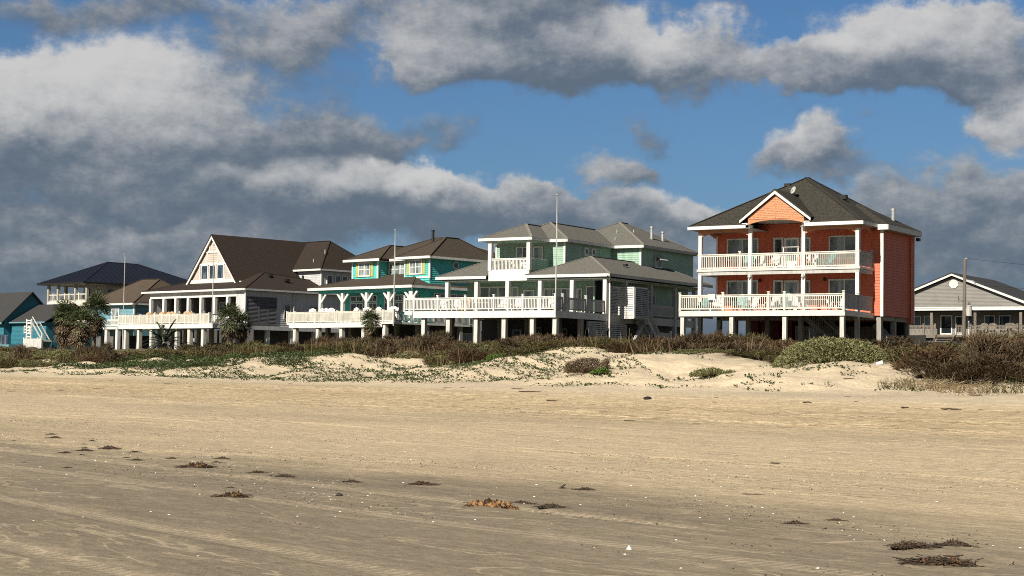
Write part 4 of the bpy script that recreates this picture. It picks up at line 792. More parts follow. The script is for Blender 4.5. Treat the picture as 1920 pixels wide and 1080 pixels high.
    # relief: grains, wind ripples, ruts and treads
    rip = k.n('ShaderNodeTexWave', wave_type='BANDS', bands_direction='Y'); k.put(rip.inputs['Vector'], k.v('MULTIPLY', P, (.35, 1.0, 1.0)))
    rip.inputs['Scale'].default_value = 1.7; rip.inputs['Distortion'].default_value = 7.0; rip.inputs['Detail'].default_value = 3.0; rip.inputs['Detail Scale'].default_value = .8
    h = k.m('MULTIPLY', n4, .024); h = k.m('MULTIPLY_ADD', n3, .07, h); h = k.m('MULTIPLY_ADD', n5, .045, h); h = k.m('MULTIPLY_ADD', n6, .025, h); h = k.m('MULTIPLY_ADD', rip.outputs['Fac'], .004, h)
    h = k.m('MULTIPLY_ADD', k.m('MULTIPLY', trk, tread.outputs['Fac']), .02, h); h = k.m('MULTIPLY_ADD', n2, .03, h); h = k.m('MULTIPLY_ADD', k.m('MULTIPLY', rutm, n3), .12, h)
    bp = k.n('ShaderNodeBump'); bp.inputs['Distance'].default_value = 1.0; k.put(bp.inputs['Strength'], k.ss(Dw, 10.0, 19.0, .45, .9)); k.put(bp.inputs['Height'], h); k.put(b.inputs['Normal'], bp.outputs[0])
    k.t.links.new(b.outputs[0], out.inputs[0]); return m
def axis(*segs):
    r = [segs[0][0]]
    for a, b, st in segs:
        n = max(1, int(round((b - a) / st))); r += [a + (b - a) * (i + 1) / n for i in range(n)]
    return np.array(r)
def terrain():
    s = axis((-1500, -100, 100), (-100, -10, 6), (-10, 4, .5), (4, 30, .13), (30, 80, .22), (80, 180, .4), (180, 300, 4), (300, 3000, 150))
    d = axis((-900, -40, 80), (-40, 2, 3), (2, 20, .10), (20, 52, .14), (52, 86, .25), (86, 200, 4), (200, 3500, 150))
    Sg, Dg = np.meshgrid(s, d, indexing='xy'); Z = height(Sg, Dg); Z = np.where(Dg < 0, np.maximum(.02 * Dg, -1.0), Z)
    v = np.stack([Sg.ravel(), -Dg.ravel(), Z.ravel()], 1); ns, nd = len(s), len(d)
    i = (np.arange(nd - 1)[:, None] * ns + np.arange(ns - 1)[None, :]).ravel(); f = np.stack([i, i + ns, i + ns + 1, i + 1], 1)
    me = bpy.data.meshes.new('sand'); me.vertices.add(len(v)); me.vertices.foreach_set('co', v.ravel())
    me.loops.add(f.size); me.loops.foreach_set('vertex_index', f.ravel().astype(np.int32)); me.polygons.add(len(f))
    me.polygons.foreach_set('loop_start', np.arange(0, f.size, 4, dtype=np.int32)); me.polygons.foreach_set('loop_total', np.full(len(f), 4, np.int32))
    me.update(); me.validate(); me.polygons.foreach_set('use_smooth', np.ones(len(f), bool)); me.materials.append(sand_material())
    o = bpy.data.objects.new('beach_sand', me); COL.objects.link(o); o.rotation_euler = (0, 0, atan2(SY, SX)); tag(o, kind='structure'); return o
terrain()
def sdw(s, d):                                              # shore coordinates -> world point on the sand
    x = SX * s + SY * d; y = SY * s - SX * d; return x, y, float(height(s, d))
# ================================================================== FOLIAGE TOOLS
def quad_mesh(name, P, A, B, m, taper=.25):
    # P base points, A long axes, B half-width axes (n x 3 arrays): one four-sided leaf or twig each
    n = len(P); v = np.stack([P - B, P + B, P + A + B * taper, P + A - B * taper], 1).reshape(-1, 3)
    me = bpy.data.meshes.new(name); me.vertices.add(4 * n); me.vertices.foreach_set('co', v.ravel())
    me.loops.add(4 * n); me.loops.foreach_set('vertex_index', np.arange(4 * n, dtype=np.int32)); me.polygons.add(n)
    me.polygons.foreach_set('loop_start', np.arange(0, 4 * n, 4, dtype=np.int32)); me.polygons.foreach_set('loop_total', np.full(n, 4, np.int32))
    me.update(); me.validate(); me.materials.append(m); return me
def unit(a): return a / np.maximum(np.linalg.norm(a, axis=1, keepdims=True), 1e-6)
def shrub_mesh(name, seed, m, n=3200, R=1.3, Hh=1.1, L=(.14, .36), W=(.010, .022), up=.9, flat=.55, leaf=0.0, lumps=9):
    g = np.random.default_rng(seed)
    lc = np.stack([g.uniform(-.75, .75, lumps) * R, g.uniform(-.75, .75, lumps) * R], 1); lh = g.uniform(.55, 1.05, lumps); lr = g.uniform(.35, .6, lumps) * R
    r = np.sqrt(g.random(n)) * R; t = g.random(n) * 2 * pi; x, y = r * np.cos(t), r * np.sin(t)
    top = np.zeros(n) + .32 * np.maximum(0, 1 - (r / R) ** 2) ** flat
    for i in range(lumps): top = np.maximum(top, lh[i] * np.maximum(0, 1 - ((x - lc[i, 0]) ** 2 + (y - lc[i, 1]) ** 2) / lr[i] ** 2) ** .6)
    z = Hh * top * (1 - .75 * g.random(n) ** 1.7)
    P = np.stack([x, y, z], 1); D = unit(np.stack([x / R * .9 + g.normal(0, .55, n), y / R * .9 + g.normal(0, .55, n), up * (.35 + g.random(n))], 1))
    A = D * g.uniform(L[0], L[1], n)[:, None]; B = unit(np.cross(D, g.normal(0, 1, (n, 3)))) * g.uniform(W[0], W[1], n)[:, None]
    if leaf:
        k = int(n * leaf); i = g.integers(0, n, k); Pl = P[i] + A[i] * g.random(k)[:, None]; Dl = unit(g.normal(0, 1, (k, 3)) + [0, 0, .5])
        P = np.concatenate([P, Pl]); A = np.concatenate([A, Dl * g.uniform(.05, .10, k)[:, None]]); B = np.concatenate([B, unit(np.cross(Dl, g.normal(0, 1, (k, 3)))) * g.uniform(.018, .035, k)[:, None]])
    # stems down to the ground
    k = 60; t = g.random(k) * 2 * pi; q = g.random(k) * R * .8; e = np.stack([q * np.cos(t), q * np.sin(t), Hh * .5 * np.ones(k)], 1); b0 = e * [.35, .35, 0]
    P = np.concatenate([P, b0]); A = np.concatenate([A, e - b0]); B = np.concatenate([B, np.stack([np.full(k, .015), np.full(k, .01), np.zeros(k)], 1)])
    return quad_mesh(name, P, A, B, m)
BRN = mat('brown_twigs', (.135, .097, .058), .85, .12, 7.0, spec=.1, col2=(.022, .015, .009), rnd=.22)
RUS = mat('rusty_twigs', (.125, .080, .044), .85, .12, 7.0, spec=.1, col2=(.024, .015, .008), rnd=.22)
OLV = mat('olive_leaves', (.165, .140, .065), .8, .12, 7.0, spec=.15, col2=(.030, .026, .010), rnd=.2, tr=.15)
SAGE = mat('sage_leaves', (.270, .265, .130), .75, .10, 7.0, spec=.15, col2=(.056, .060, .022), rnd=.1, tr=.15)
GRN = mat('green_vine_leaves', (.080, .112, .034), .55, .10, 7.0, spec=.3, col2=(.016, .026, .008), tr=.15)
BGRN = mat('bright_green_leaves', (.11, .17, .04), .6, .10, 2.0, spec=.25, col2=(.09, .15, .03), tr=.2)
STRAW = mat('dry_grass', (.22, .165, .09), .8, .12, 1.0, spec=.15, col2=(.20, .15, .08), tr=.2)
PALMG = mat('palm_green', (.105, .125, .050), .55, .12, 4.0, spec=.3, col2=(.022, .032, .012), tr=.1, lo=.40, hi=.60)
PALMD = mat('dead_palm_fronds', (.20, .15, .095), .85, .12, 4.0, spec=.1, col2=(.030, .022, .014), lo=.42, hi=.62)
PALMF = mat('dark_feather_palm', (.045, .065, .032), .5, .12, 1.5, spec=.35, col2=(.022, .034, .018))
TRUNK = mat('palm_trunk', (.20, .165, .13), .9, .14, 3.0, .8, 9, .1, (.10, .08, .06), (1, 1, 3))
def inst(name, me, loc, rz, sc, label, cat, group=None):
    o = bpy.data.objects.new(name, me); COL.objects.link(o); o.location = loc; o.rotation_euler = (0, 0, rz); o.scale = sc if isinstance(sc, tuple) else (sc, sc, sc)
    return tag(o, label, cat, group)
# ================================================================== SHRUB HEDGE ON THE DUNES
rng = random.Random(5)
KB = [shrub_mesh('shrub_brown', 10 + i, (BRN, RUS, BRN)[i], 3800) for i in range(3)]
KO = [shrub_mesh('shrub_olive', 20 + i, OLV, 2600, leaf=1.2) for i in range(2)]
KS = [shrub_mesh('shrub_sage', 30 + i, SAGE, 2200, 1.5, .9, (.06, .14), (.014, .028), .6, .5, 2.0, 14) for i in range(2)]
DF_S = [28, 38, 41, 44, 46.5, 54, 58, 62, 66, 69.5, 72, 74, 79, 84, 90, 92, 97, 105, 112, 118, 127, 150, 190]
DF_D = [62.5, 63.5, 62, 65, 67.5, 68, 69, 67.5, 68, 68, 64.5, 63, 64.5, 69, 67, 65, 68, 68, 68, 64, 59.5, 58.5, 58.5]
ZONES = ((0, 47.5, 'before the taupe gabled house'), (47.5, 66, 'before the coral house'), (66, 84, 'before the pale green house'), (84, 98, 'before the turquoise house'), (98, 117, 'before the grey house with the pink gable'), (117, 400, 'at the left edge of the dunes'))
def zone(s): return next(z[2] for z in ZONES if z[0] <= s < z[1])
def hedge():
    s = 29.0
    while s < 178:
        f = float(np.interp(s, DF_S, DF_D))
        rows = (1.1, 4.3, 7.8, 11.2) if s < 120 else (1.3, 5.0, 9.5)
        for r, off in enumerate(rows):
            ss_ = s + rng.uniform(-.8, .8); dd = f + off + rng.uniform(-.5, .7)
            if dd > 81.5: continue
            if 46.3 < ss_ < 53.2 and dd < 69.5: continue
            q = rng.random(); left = ss_ > 95
            kind = 'b' if q < (.62 if not left else .40) else ('o' if q < (.90 if not left else .76) else 's')
            me = {'b': rng.choice(KB), 'o': rng.choice(KO), 's': rng.choice(KS)}[kind]
            hs = rng.uniform(.72, 1.12); ws = rng.uniform(.95, 1.35)
            if ss_ < 45.5: hs *= 1.4; ws *= 1.15
            elif ss_ < 66: hs *= .62
            if 45 < ss_ < 56 and dd > 72: hs *= .7
            if r == 0: hs *= .75
            if ss_ > 110: hs *= 1.15; ws *= 1.1
            x, y, z = sdw(ss_, dd); zn = zone(ss_)
            lab = {'b': 'leafless brown twiggy shrub in the dune hedge ', 'o': 'olive brown leafy shrub in the dune hedge ', 's': 'pale sage green shrub in the dune hedge '}[kind] + zn
            inst('shrub', me, (x, y, z - .06), rng.uniform(0, 6.28), (ws, ws, hs), lab, 'shrub', {'b': 'brown shrubs ', 'o': 'olive shrubs ', 's': 'sage shrubs '}[kind] + zn)
        s += 1.75 if s < 60 else (2.0 if s < 100 else 2.5)
hedge()
# the big dome in front of the coral house and the loose shrubs nearer the sand
def dome_mesh(seed, n=17000, R=3.1, Hh=1.75):
    g = np.random.default_rng(seed); t = g.random(n) * 2 * pi; r = np.sqrt(g.random(n)); x, y = r * np.cos(t), r * np.sin(t)
    cl = fbm(x * 7 + 40, y * 7 + 40, 5, 3); z = np.maximum(0, 1 - r ** 2.3) ** .62 * (1 + .16 * cl) - g.random(n) ** 2 * .13
    P = np.stack([x * R, y * R * .78, np.maximum(z, 0) * Hh + cl * .30], 1); N = np.stack([x, y, .8 + 0 * x], 1)
    D = unit(N + g.normal(0, .7, (n, 3))); A = D * g.uniform(.06, .15, n)[:, None]; B = unit(np.cross(D, g.normal(0, 1, (n, 3)))) * g.uniform(.02, .04, n)[:, None]
    return quad_mesh('dome_shrub', P, A, B, SAGE, .5)
x, y, z = sdw(49.6, 66.2); inst('dome_shrub', dome_mesh(3), (x, y, z - .25), radians(-25), (1.0, 1.0, .88), 'large rounded sage green shrub on the sand below the coral house', 'shrub')
x, y, z = sdw(60.3, 59.6); inst('shrub', shrub_mesh('shrub', 61, BRN, 3400, 1.15, .75, (.10, .24), (.010, .02), .8, .5), (x, y, z - .05), .4, 1.0, 'isolated low grey brown shrub alone on the open dune sand', 'shrub')
x, y, z = sdw(58.9, 59.1); inst('shrub', shrub_mesh('shrub', 62, BGRN, 700, .45, .3, (.06, .12), (.02, .035), .8, .5, 1.5), (x, y, z - .03), 0, 1.0, 'small fresh green tuft at the right foot of the isolated brown shrub', 'shrub')
x, y, z = sdw(52.6, 60.6); inst('shrub', shrub_mesh('shrub', 63, SAGE, 1800, 1.1, .42, (.06, .14), (.015, .028), .7, .5, 1.5), (x, y, z - .03), 0, (1.0, .8, 1), 'low grey green shrub creeping over the sand left of the dome shrub', 'shrub')
x, y, z = sdw(71.6, 63.2); inst('shrub', shrub_mesh('shrub', 64, BGRN, 1500, .75, .75, (.08, .16), (.02, .035), .9, .5, 1.5), (x, y, z), 0, .62, 'small bright green shrub at the front edge of the brown hedge', 'shrub')
def grass_mesh(seed, n, R, L, m, arch=.6, w=.012):
    g = np.random.default_rng(seed); t = g.random(n) * 2 * pi; r = np.sqrt(g.random(n)) * R; P = np.stack([r * np.cos(t), r * np.sin(t), 0 * r], 1)
    D = unit(np.stack([g.normal(0, .5, n), g.normal(0, .5, n), np.ones(n)], 1)); A = D * (L * g.uniform(.35, .65, n))[:, None]; B = unit(np.cross(D, g.normal(0, 1, (n, 3)))) * w
    P2_ = P + A; D2 = unit(D + np.stack([g.normal(0, arch, n), g.normal(0, arch, n), -.5 * np.ones(n)], 1)); A2 = D2 * (L * g.uniform(.25, .55, n))[:, None]
    return quad_mesh('grass', np.concatenate([P, P2_]), np.concatenate([A, A2]), np.concatenate([B, B * .8]), m, .5)
for i, (s, d, sc) in enumerate(((39.4, 59.0, 1.0), (41.0, 59.4, .8), (37.9, 59.2, .9), (36.6, 60.4, .8))):
    x, y, z = sdw(s, d); inst('dune_grass', grass_mesh(70 + i, 120, 1.2, .85, OLV if i % 2 else STRAW, 1.0, .016), (x, y, z - .02), i, sc, ['sparse arching dry grass clump in front of the tall right hand shrubs', 'thin brown grass tuft beside the arching dry grass clump', 'straw coloured grass clump on sand at the right', 'olive grass clump on sand nearest the right edge'][i], 'grass')
def strewn_grass():
    g = np.random.default_rng(8); n = 5200; s = np.concatenate([g.uniform(84, 150, n), g.uniform(30, 84, n // 4)]); d = np.interp(s, DF_S, DF_D) + g.uniform(-1.0, 9.0, len(s)); keep = ~((s > 46) & (s < 53.5) & (d < 70)); s = s[keep]; d = d[keep]; n = len(s)
    keep = fbm(s / 3, d / 3, 77) > -.02; s = s[keep]; d = d[keep]; n = len(s)
    P = np.stack([SX * s + SY * d, SY * s - SX * d, height(s, d)], 1); D = unit(np.stack([g.normal(0, .3, n), g.normal(0, .3, n), np.ones(n)], 1)); A = D * g.uniform(.5, 1.25, n)[:, None]; B = unit(np.cross(D, g.normal(0, 1, (n, 3)))) * .016
    o = bpy.data.objects.new('dune_grass_cover', quad_mesh('dune_grass_cover', P, A, B, STRAW, .3)); COL.objects.link(o); tag(o, 'straw coloured grass blades growing between the dune shrubs', 'grass', kind='stuff')
strewn_grass()
# creeping vines: leaves along random runners
def vines():
    g = np.random.default_rng(12); Ss = []; Dd = []; Hh = []
    n = 80000; s = g.uniform(88, 122, n); d = g.uniform(58, 72, n)                       # dense green mats on the left
    msk = (fbm(s / 6 + (d - 60) / 3.0, d / 1.7, 15, 4) > .0 + .02 * np.abs(d - 62) / 6 + np.maximum(0, s - 114) * .03) & (d < np.interp(s, [88, 92, 100, 122], [64, 68, 71, 66]))
    Ss.append(s[msk]); Dd.append(d[msk]); Hh.append(g.uniform(.02, .42, msk.sum()))
    def run(k, s0, s1, d0, d1, L, bias=.35):
        for i in range(k):
            s = g.uniform(s0, s1); d = g.uniform(d0, d1); a = (0 if g.random() < .5 else pi) + g.normal(0, bias); m = int(g.uniform(.4, 1) * L / .06)
            a = a + np.cumsum(g.normal(0, .05, m)); ps = s + np.cumsum(np.cos(a)) * .055; pd = d + np.cumsum(np.sin(a)) * .035
            keep = g.random(m) < .65; Ss.append(ps[keep] + g.normal(0, .06, keep.sum())); Dd.append(pd[keep] + g.normal(0, .06, keep.sum())); Hh.append(g.uniform(.01, .12, keep.sum()))
    run(170, 62, 92, 54.5, 67, 6.0); run(60, 66, 80, 57, 64.5, 5.0); run(70, 90, 128, 54, 60, 6.0); run(26, 47, 62, 55.5, 62.5, 4.5, .6); run(12, 38, 47, 56.5, 62.5, 3.0, .8); run(30, 120, 150, 54, 58.5, 6.0)
    s = np.concatenate(Ss); d = np.concatenate(Dd); hh = np.concatenate(Hh); ok = (d < 82); s = s[ok]; d = d[ok]; hh = hh[ok]; n = len(s)
    P = np.stack([SX * s + SY * d, SY * s - SX * d, height(s, d) + hh], 1); N = unit(g.normal(0, .55, (n, 3)) + [0, 0, 1]); D = unit(np.cross(N, g.normal(0, 1, (n, 3)))); A = D * g.uniform(.07, .14, n)[:, None]; B = np.cross(N, D) * g.uniform(.025, .05, n)[:, None]
    o = bpy.data.objects.new('beach_vine', quad_mesh('beach_vine', P, A, B, GRN, .7)); COL.objects.link(o); tag(o, 'green creeping vines spreading over the pale dune sand', 'ground cover', kind='stuff')
vines()
# ================================================================== PALMS
def fan(P, A, B, g, base, dirv, R, nleaf=15, spread=1.9, droop=.25):
    d = np.array(dirv, float); d /= np.linalg.norm(d); side = np.cross(d, [0, 0, 1.0]); side /= max(np.linalg.norm(side), 1e-6); upv = np.cross(side, d)
    for i in range(nleaf):
        t = (i / (nleaf - 1) - .5) * 2 * spread; v = d * cos(t) + side * sin(t) + upv * g.normal(0, .12) + np.array([0, 0, -droop * abs(sin(t))]); v /= np.linalg.norm(v); L = R * (1 - .25 * abs(t) / spread) * g.uniform(.85, 1.05)
        w = np.cross(v, upv); w /= max(np.linalg.norm(w), 1e-6); m = base + v * L * .6; v2 = v + np.array([0, 0, -.35]); v2 /= np.linalg.norm(v2)
        P += [base, m]; A += [v * L * .6, v2 * L * .42]; B += [w * .022 * R + upv * .01, w * .042 * R]
def sabal(name, loc, Ht, crown_r, ngreen, ndead, label, seed, skirt=.6):
    g = np.random.default_rng(seed); root = empty(name, loc, 0, label, 'palm tree')
    lean = np.array([g.normal(0, .12), g.normal(0, .12), 0]); top = np.array([0, 0, Ht - crown_r * .75]) + lean
    pts = [tuple(lean * (i / 6) ** 2 + np.array([0, 0, top[2] * i / 6])) for i in range(7)]; t = MB(); t.tube(pts, [.30, .25, .23, .22, .23, .25, .22], 10)
    for i in range(70):                                         # leaf-base stubs criss-crossing the trunk
        z = g.uniform(.1, .98) * top[2]; a = g.uniform(0, 6.28); c = lean * (z / top[2]) ** 2; p = (c[0] + .2 * cos(a), c[1] + .2 * sin(a), z); t.beam(p, (p[0] + .14 * cos(a), p[1] + .14 * sin(a), z + .26), .10, .03)
    t.build('trunk', TRUNK, root)
    def fronds(nm, m, n, e0, e1, R, pet, lo=.55):
        P, A, B = [], [], []
        for i in range(n):
            az = i * 2.399 + g.normal(0, .2); el = e0 + (e1 - e0) * ((i + .5) / n) + g.normal(0, .25); d = np.array([cos(az) * cos(el), sin(az) * cos(el), sin(el)]); L = pet * g.uniform(.7, 1.1); o0 = top * [1, 1, (1.0 if nm == 'crown' else g.uniform(lo, 1.0))]; b = o0 + d * L
            w = np.cross(d, [0, 0, 1]); w /= max(np.linalg.norm(w), 1e-6); P.append(o0); A.append(d * L); B.append(w * .03)
            fan(P, A, B, g, b, d + np.array([0, 0, -.25]), R * g.uniform(.85, 1.1))
        o = bpy.data.objects.new(nm, quad_mesh(nm, np.array(P), np.array(A), np.array(B), m, .35)); COL.objects.link(o); o.parent = root
    fronds('crown', PALMG, ngreen, -.35, 1.45, crown_r * .55, crown_r * .55)
    if ndead: fronds('dead_fronds', PALMD, ndead, -1.45, -.2, crown_r * skirt * .6, crown_r * .4, .45 if skirt >= 1 else .7)
    return root
def pix(px, py, Y): v = _f + _r * ((px - 960) / 3068) - _u * ((py - 540) / 3068); v = v * (Y / v.y); return v.x, v.y
def palm_at(name, px, Y, *a): x, y = pix(px, 640, Y); return sabal(name, (x, y, ground(x, y) - .05), *a)
palm_at('fan_palm', 122, 205, 6.2, 2.3, 60, 110, 'left fan palm of the big shaggy cluster with dead fronds to the ground', 1, 1.0)
palm_at('fan_palm', 150, 201, 5.2, 2.1, 50, 110, 'lower fan palm in the middle of the shaggy palm cluster', 2, 1.0)
palm_at('fan_palm', 176, 206, 7.0, 2.5, 60, 70, 'tallest fan palm with a bare trunk right of the shaggy cluster', 3, .75)
palm_at('fan_palm', 432, 176, 5.0, 1.9, 56, 46, 'fan palm with thick trunk at the right end of the grey house deck', 4, .7)
palm_at('fan_palm', 455, 179, 4.4, 1.6, 40, 50, 'shaggy smaller fan palm touching the louvred wall of the grey house', 5, .8)
palm_at('fan_palm', 691, 147, 3.7, 1.25, 60, 60, 'short round fan palm in front of the turquoise house deck', 6, .7)
palm_at('fan_palm', 1868, 118, 1.7, 1.2, 24, 0, 'low green fan palm before the taupe house deck', 7)
palm_at('fan_palm', 1700, 112, 1.3, 1.0, 18, 0, 'small dark fan palm among brown shrubs left of the utility pole', 8)
def feather_palm():
    x, y = pix(308, 645, 172); g = np.random.default_rng(4); root = empty('feather_palm', (x, y, ground(x, y)), 0, 'dark feather palm with long arching fronds before the grey house deck', 'palm tree'); P, A, B = [], [], []
    for i in range(26):
        az = i * 2.399; el = 1.35 - 1.35 * (i / 26) ** .8; p = np.array([0, 0, .7]); d = np.array([cos(az) * cos(el), sin(az) * cos(el), sin(el)]); L = g.uniform(2.3, 3.0)
        for j in range(14):
            st = L / 14; q = p + d * st; w = np.cross(d, [0, 0, 1]); w /= max(np.linalg.norm(w), 1e-6); P.append(p); A.append(d * st); B.append(w * .03)
            if j > 2:
                ll = .62 * (1 - abs(j - 7) / 10)
                for sg in (-1, 1):
                    for h in (0, .5): v = w * sg * .75 + d * .75 + np.array([0, 0, .12 + g.normal(0, .1)]); v /= np.linalg.norm(v); P.append(p + d * st * h); A.append(v * ll); B.append(np.cross(v, [0, 0, 1]) * .075)
            p = q; d = d + np.array([0, 0, -.085]); d /= np.linalg.norm(d)
    o = bpy.data.objects.new('crown', quad_mesh('crown', np.array(P), np.array(A), np.array(B), PALMF, .3)); COL.objects.link(o); o.parent = root
    t = MB(); t.tube([(0, 0, -.2), (0, 0, .4), (0, 0, .85)], [.32, .34, .22], 10); t.build('trunk', TRUNK, root)
feather_palm()
# ================================================================== POLES
def flagpole(px, Y, top_y, label, wp=None, zb=None):
    x, y = wp[:2] if wp else pix(px, 600, Y); v = _f + _r * ((px - 960) / 3068) - _u * ((top_y - 540) / 3068); zt = 1.65 + v.z * y / v.y; z0 = (ground(x, y) - .1) if zb is None else zb
    r = empty('flagpole', (x, y, z0), 0, label, 'flagpole', 'flagpoles at the deck corners'); h = zt - z0
    p = MB(); p.tube([(0, 0, 0), (0, 0, h * .5), (0, 0, h)], [.058, .050, .028], 10); p.build('pole', POLEM, r)
    f = MB(); f.tube([(0, 0, h), (0, 0, h + .05), (0, 0, h + .14), (0, 0, h + .18)], [.02, .08, .08, .02], 8); f.build('finial', METAL, r)
    c = MB(); c.beam((.07, -.07, h * .3), (.07, -.07, h - .3), .012, .012); c.build('halyard', GREYP, r)
flagpole(1040.5, 127.8, 367, 'tallest flagpole, beside the front deck corner of the pale green house', MI.W(.12, -.14, 0), 5.9); flagpole(741.5, 152.7, 433, 'flagpole at the front deck corner of the turquoise house', TE.W(.14, -.12, 0), 5.6)
flagpole(401, 184.7, 461, 'thin flagpole in front of the steep pink gable of the grey house', GR.W(.14, -.12, 0), 6.0); flagpole(231, 224, 477, 'leftmost flagpole, beside the light blue bungalow')
def utility_pole():
    x, y = pix(1808, 600, 152); z0 = ground(x, y) - .2; v = _f + _r * ((1809 - 960) / 3068) - _u * ((485 - 540) / 3068); h = 1.65 + v.z * y / v.y - z0
    r = empty('utility_pole', (x, y, z0), radians(-10), 'leaning grey wooden utility pole with a transformer before the taupe house', 'utility pole')
    p = MB(); p.tube([(-.06, 0, 0), (0, 0, h * .5), (.05, 0, h)], [.20, .17, .13], 12); p.build('pole', WOODP, r)
    t = MB(); tz = h * .50; t.tube([(.42, -.1, tz - .45), (.42, -.1, tz + .45)], .26, 14); t.tube([(.42, -.1, tz + .45), (.42, -.1, tz + .5), (.42, -.1, tz + .56)], [.28, .28, .1], 14); t.box(.1, .3, -.1, .0, tz - .3, tz + .3); o = t.build('transformer', GREYP, r)
    b = MB()
    for a in (.34, .5): b.tube([(a, -.1, tz + .56), (a, -.1, tz + .85)], [.05, .03], 6)
    b.build('bushing', BLACK, o)
    k = MB(); k.beam((.05, 0, h * .80), (.85, -.05, h * .785), .06, .08); k.tube([(.85, -.05, h * .785), (1.0, -.05, h * .76)], .07, 6); k.build('lamp_arm', METAL, r)
    k = MB(); k.tube([(.06, 0, h), (.25, 0, h + .02)], .06, 6); k.build('insulator', GREYP, r)
    k = MB()
    for j in range(6):
        a = .55 + .1 * j; k.tube([(.5, -.12, tz + .3 - .03 * j), (a + .3, -.12, tz - .1), (a + .15, -.12, tz - .6 - .12 * j), (.2, -.1, tz - 1.1 - .08 * j)], .018, 5)
    for j in range(2): k.tube([(0, -.12, tz + .9), (-.5, -.12, tz + .8 + .3 * j), (-.55, -.12, tz + 1.2 + .2 * j)], .018, 5)
    k.tube([(.0, -.1, tz - 1.3), (-.8, -.2, tz - 1.2), (-1.6, -.3, tz - 1.45)], .018, 5); k.build('service_cables', BLACK, r)
    k = MB(); k.tube([(.42, .1, 0), (.42, .1, tz - .9)], .05, 8); k.build('conduit', WHITE, r)
    w = MB(); n = 16
    for z1, z2, sag in ((h + .02, h - 2.2, .8), (h * .76, h * .66, .8)):
        w.tube([(.2 + 42 * i / n, -6 * i / n, z1 + (z2 - z1) * i / n - sag * 4 * (i / n) * (1 - i / n)) for i in range(n + 1)], .012, 4)
    o = w.build('power_line', BLACK); o.location = (x, y, z0); o.rotation_euler = (0, 0, radians(-10)); tag(o, 'thin overhead power lines running right from the utility pole', 'power line')
utility_pole()
# ================================================================== DECK FURNITURE
def make_chair(m, label):
    r = empty('deck_chair', (0, 0, 0), 0, label, 'chair')
    s = MB()
    for i in range(6): y = -.28 + i * .11; z = .38 - i * .022; s.box(-.27, .27, y, y + .095, z - .02, z)
    s.build('seat', m, r)
    b = MB()
    for i in range(6):
        x = -.27 + i * .094; t = abs(i - 2.5) / 2.5; b.beam((x + .04, .30, .26), (x + .04 + (i - 2.5) * .012, .58, 1.06 - .10 * t), .084, .022)
    b.beam((-.28, .42, .55), (.28, .42, .55), .03, .07); b.build('backrest', m, r)
    for sg in (-1, 1):
        a = MB(); a.box(sg * .36 - .07, sg * .36 + .07, -.36, .42, .56, .585); a.build('armrest', m, r)
        l = MB(); l.box(sg * .31 - .045, sg * .31 + .045, -.34, -.24, 0, .56); l.build('leg', m, r)
        l = MB(); l.beam((sg * .29, -.24, .36), (sg * .29, .62, .05), .04, .12); l.build('leg', m, r)
    return r
def make_table(m, label, name='deck_table', w=.6, d=.6, h=.5):
    r = empty(name, (0, 0, 0), 0, label, 'table'); t = MB()
    for i in range(6): t.box(-w + i * w / 3, -w + (i + 1) * w / 3 - .015, -d, d, h - .03, h)
    t.build('tabletop', m, r)
    for sx in (-1, 1):
        for sy in (-1, 1): MB().box(sx * (w - .08) - .035, sx * (w - .08) + .035, sy * (d - .08) - .035, sy * (d - .08) + .035, 0, h - .03).build('leg', m, r)
    return r
PROTO = {}
def chair(H, x, y, z, rot, kind, label, group=None, sc=1.0):
    m = {'w': WHCH, 'a': AQCH, 't': WOODC, 'g': WOODG, 'd': BLACK}[kind]; loc = H.W(x, y, z); rz = H.rz + radians(rot)
    if kind not in PROTO:
        o = make_chair(m, label); o.location = loc; o.rotation_euler = (0, 0, rz); o.scale = (sc,) * 3; PROTO[kind] = o
        if group: o['group'] = group
        return o
    o = copy_tree(PROTO[kind], loc, rz, sc, label, group)
    if not group and 'group' in o: del o['group']
    return o
def table(H, x, y, z, m, label, **kw): t = make_table(m, label, **kw); t.location = H.W(x, y, z); t.rotation_euler = (0, 0, H.rz); return t
Z = 5.7
chair(CO, -10.5, 1.2, Z, -20, 'a', 'aqua deck chair at the left end of the coral house lower deck', sc=1.1)
chair(CO, -7.75, 1.5, Z, 10, 'a', 'aqua deck chair in front of the lower left column of the coral house', sc=1.15)
chair(CO, -4.7, 1.6, Z, 0, 'a', 'aqua deck chair by the lower door of the coral house', sc=1.2)
for i, (x, y, r) in enumerate(((-9.4, 1.3, 15), (-7.0, 1.4, -25), (-5.3, 1.2, 0), (-3.9, 1.3, 30), (-.9, 1.2, -35))): chair(CO, x, y, Z, r, 'w', 'white deck chair behind the cream lower railing of the coral house', 'white chairs on the coral house lower deck')
table(CO, -2.3, 1.2, Z, WHITE, 'long white slatted picnic table on the coral house lower deck', name='picnic_table', w=.95, d=.4, h=.76); table(CO, -6.1, 1.3, Z, WHITE, 'small white side table on the coral house lower deck', w=.3, d=.3, h=.45)
Z = 8.58
chair(CO, -8.2, 3.5, Z, 5, 'a', 'aqua deck chair on the coral house upper balcony left of its column', sc=1.3); chair(CO, -2.7, 3.6, Z, -40, 'a', 'turned aqua deck chair on the right of the coral house upper balcony', sc=1.2)
for x, r in ((-3.6, 10), (-6.4, -10), (-7.3, 20)): chair(CO, x, 3.5, Z, r, 'w', 'white deck chair on the coral house upper balcony', 'white chairs on the coral house upper balcony')
table(CO, -4.9, 3.4, Z, WHITE, 'tall white bar table on the coral house upper balcony', name='bar_table', w=.6, d=.35, h=1.45)
t = MB(); c = CO.W(-9.05, -.03, 0)
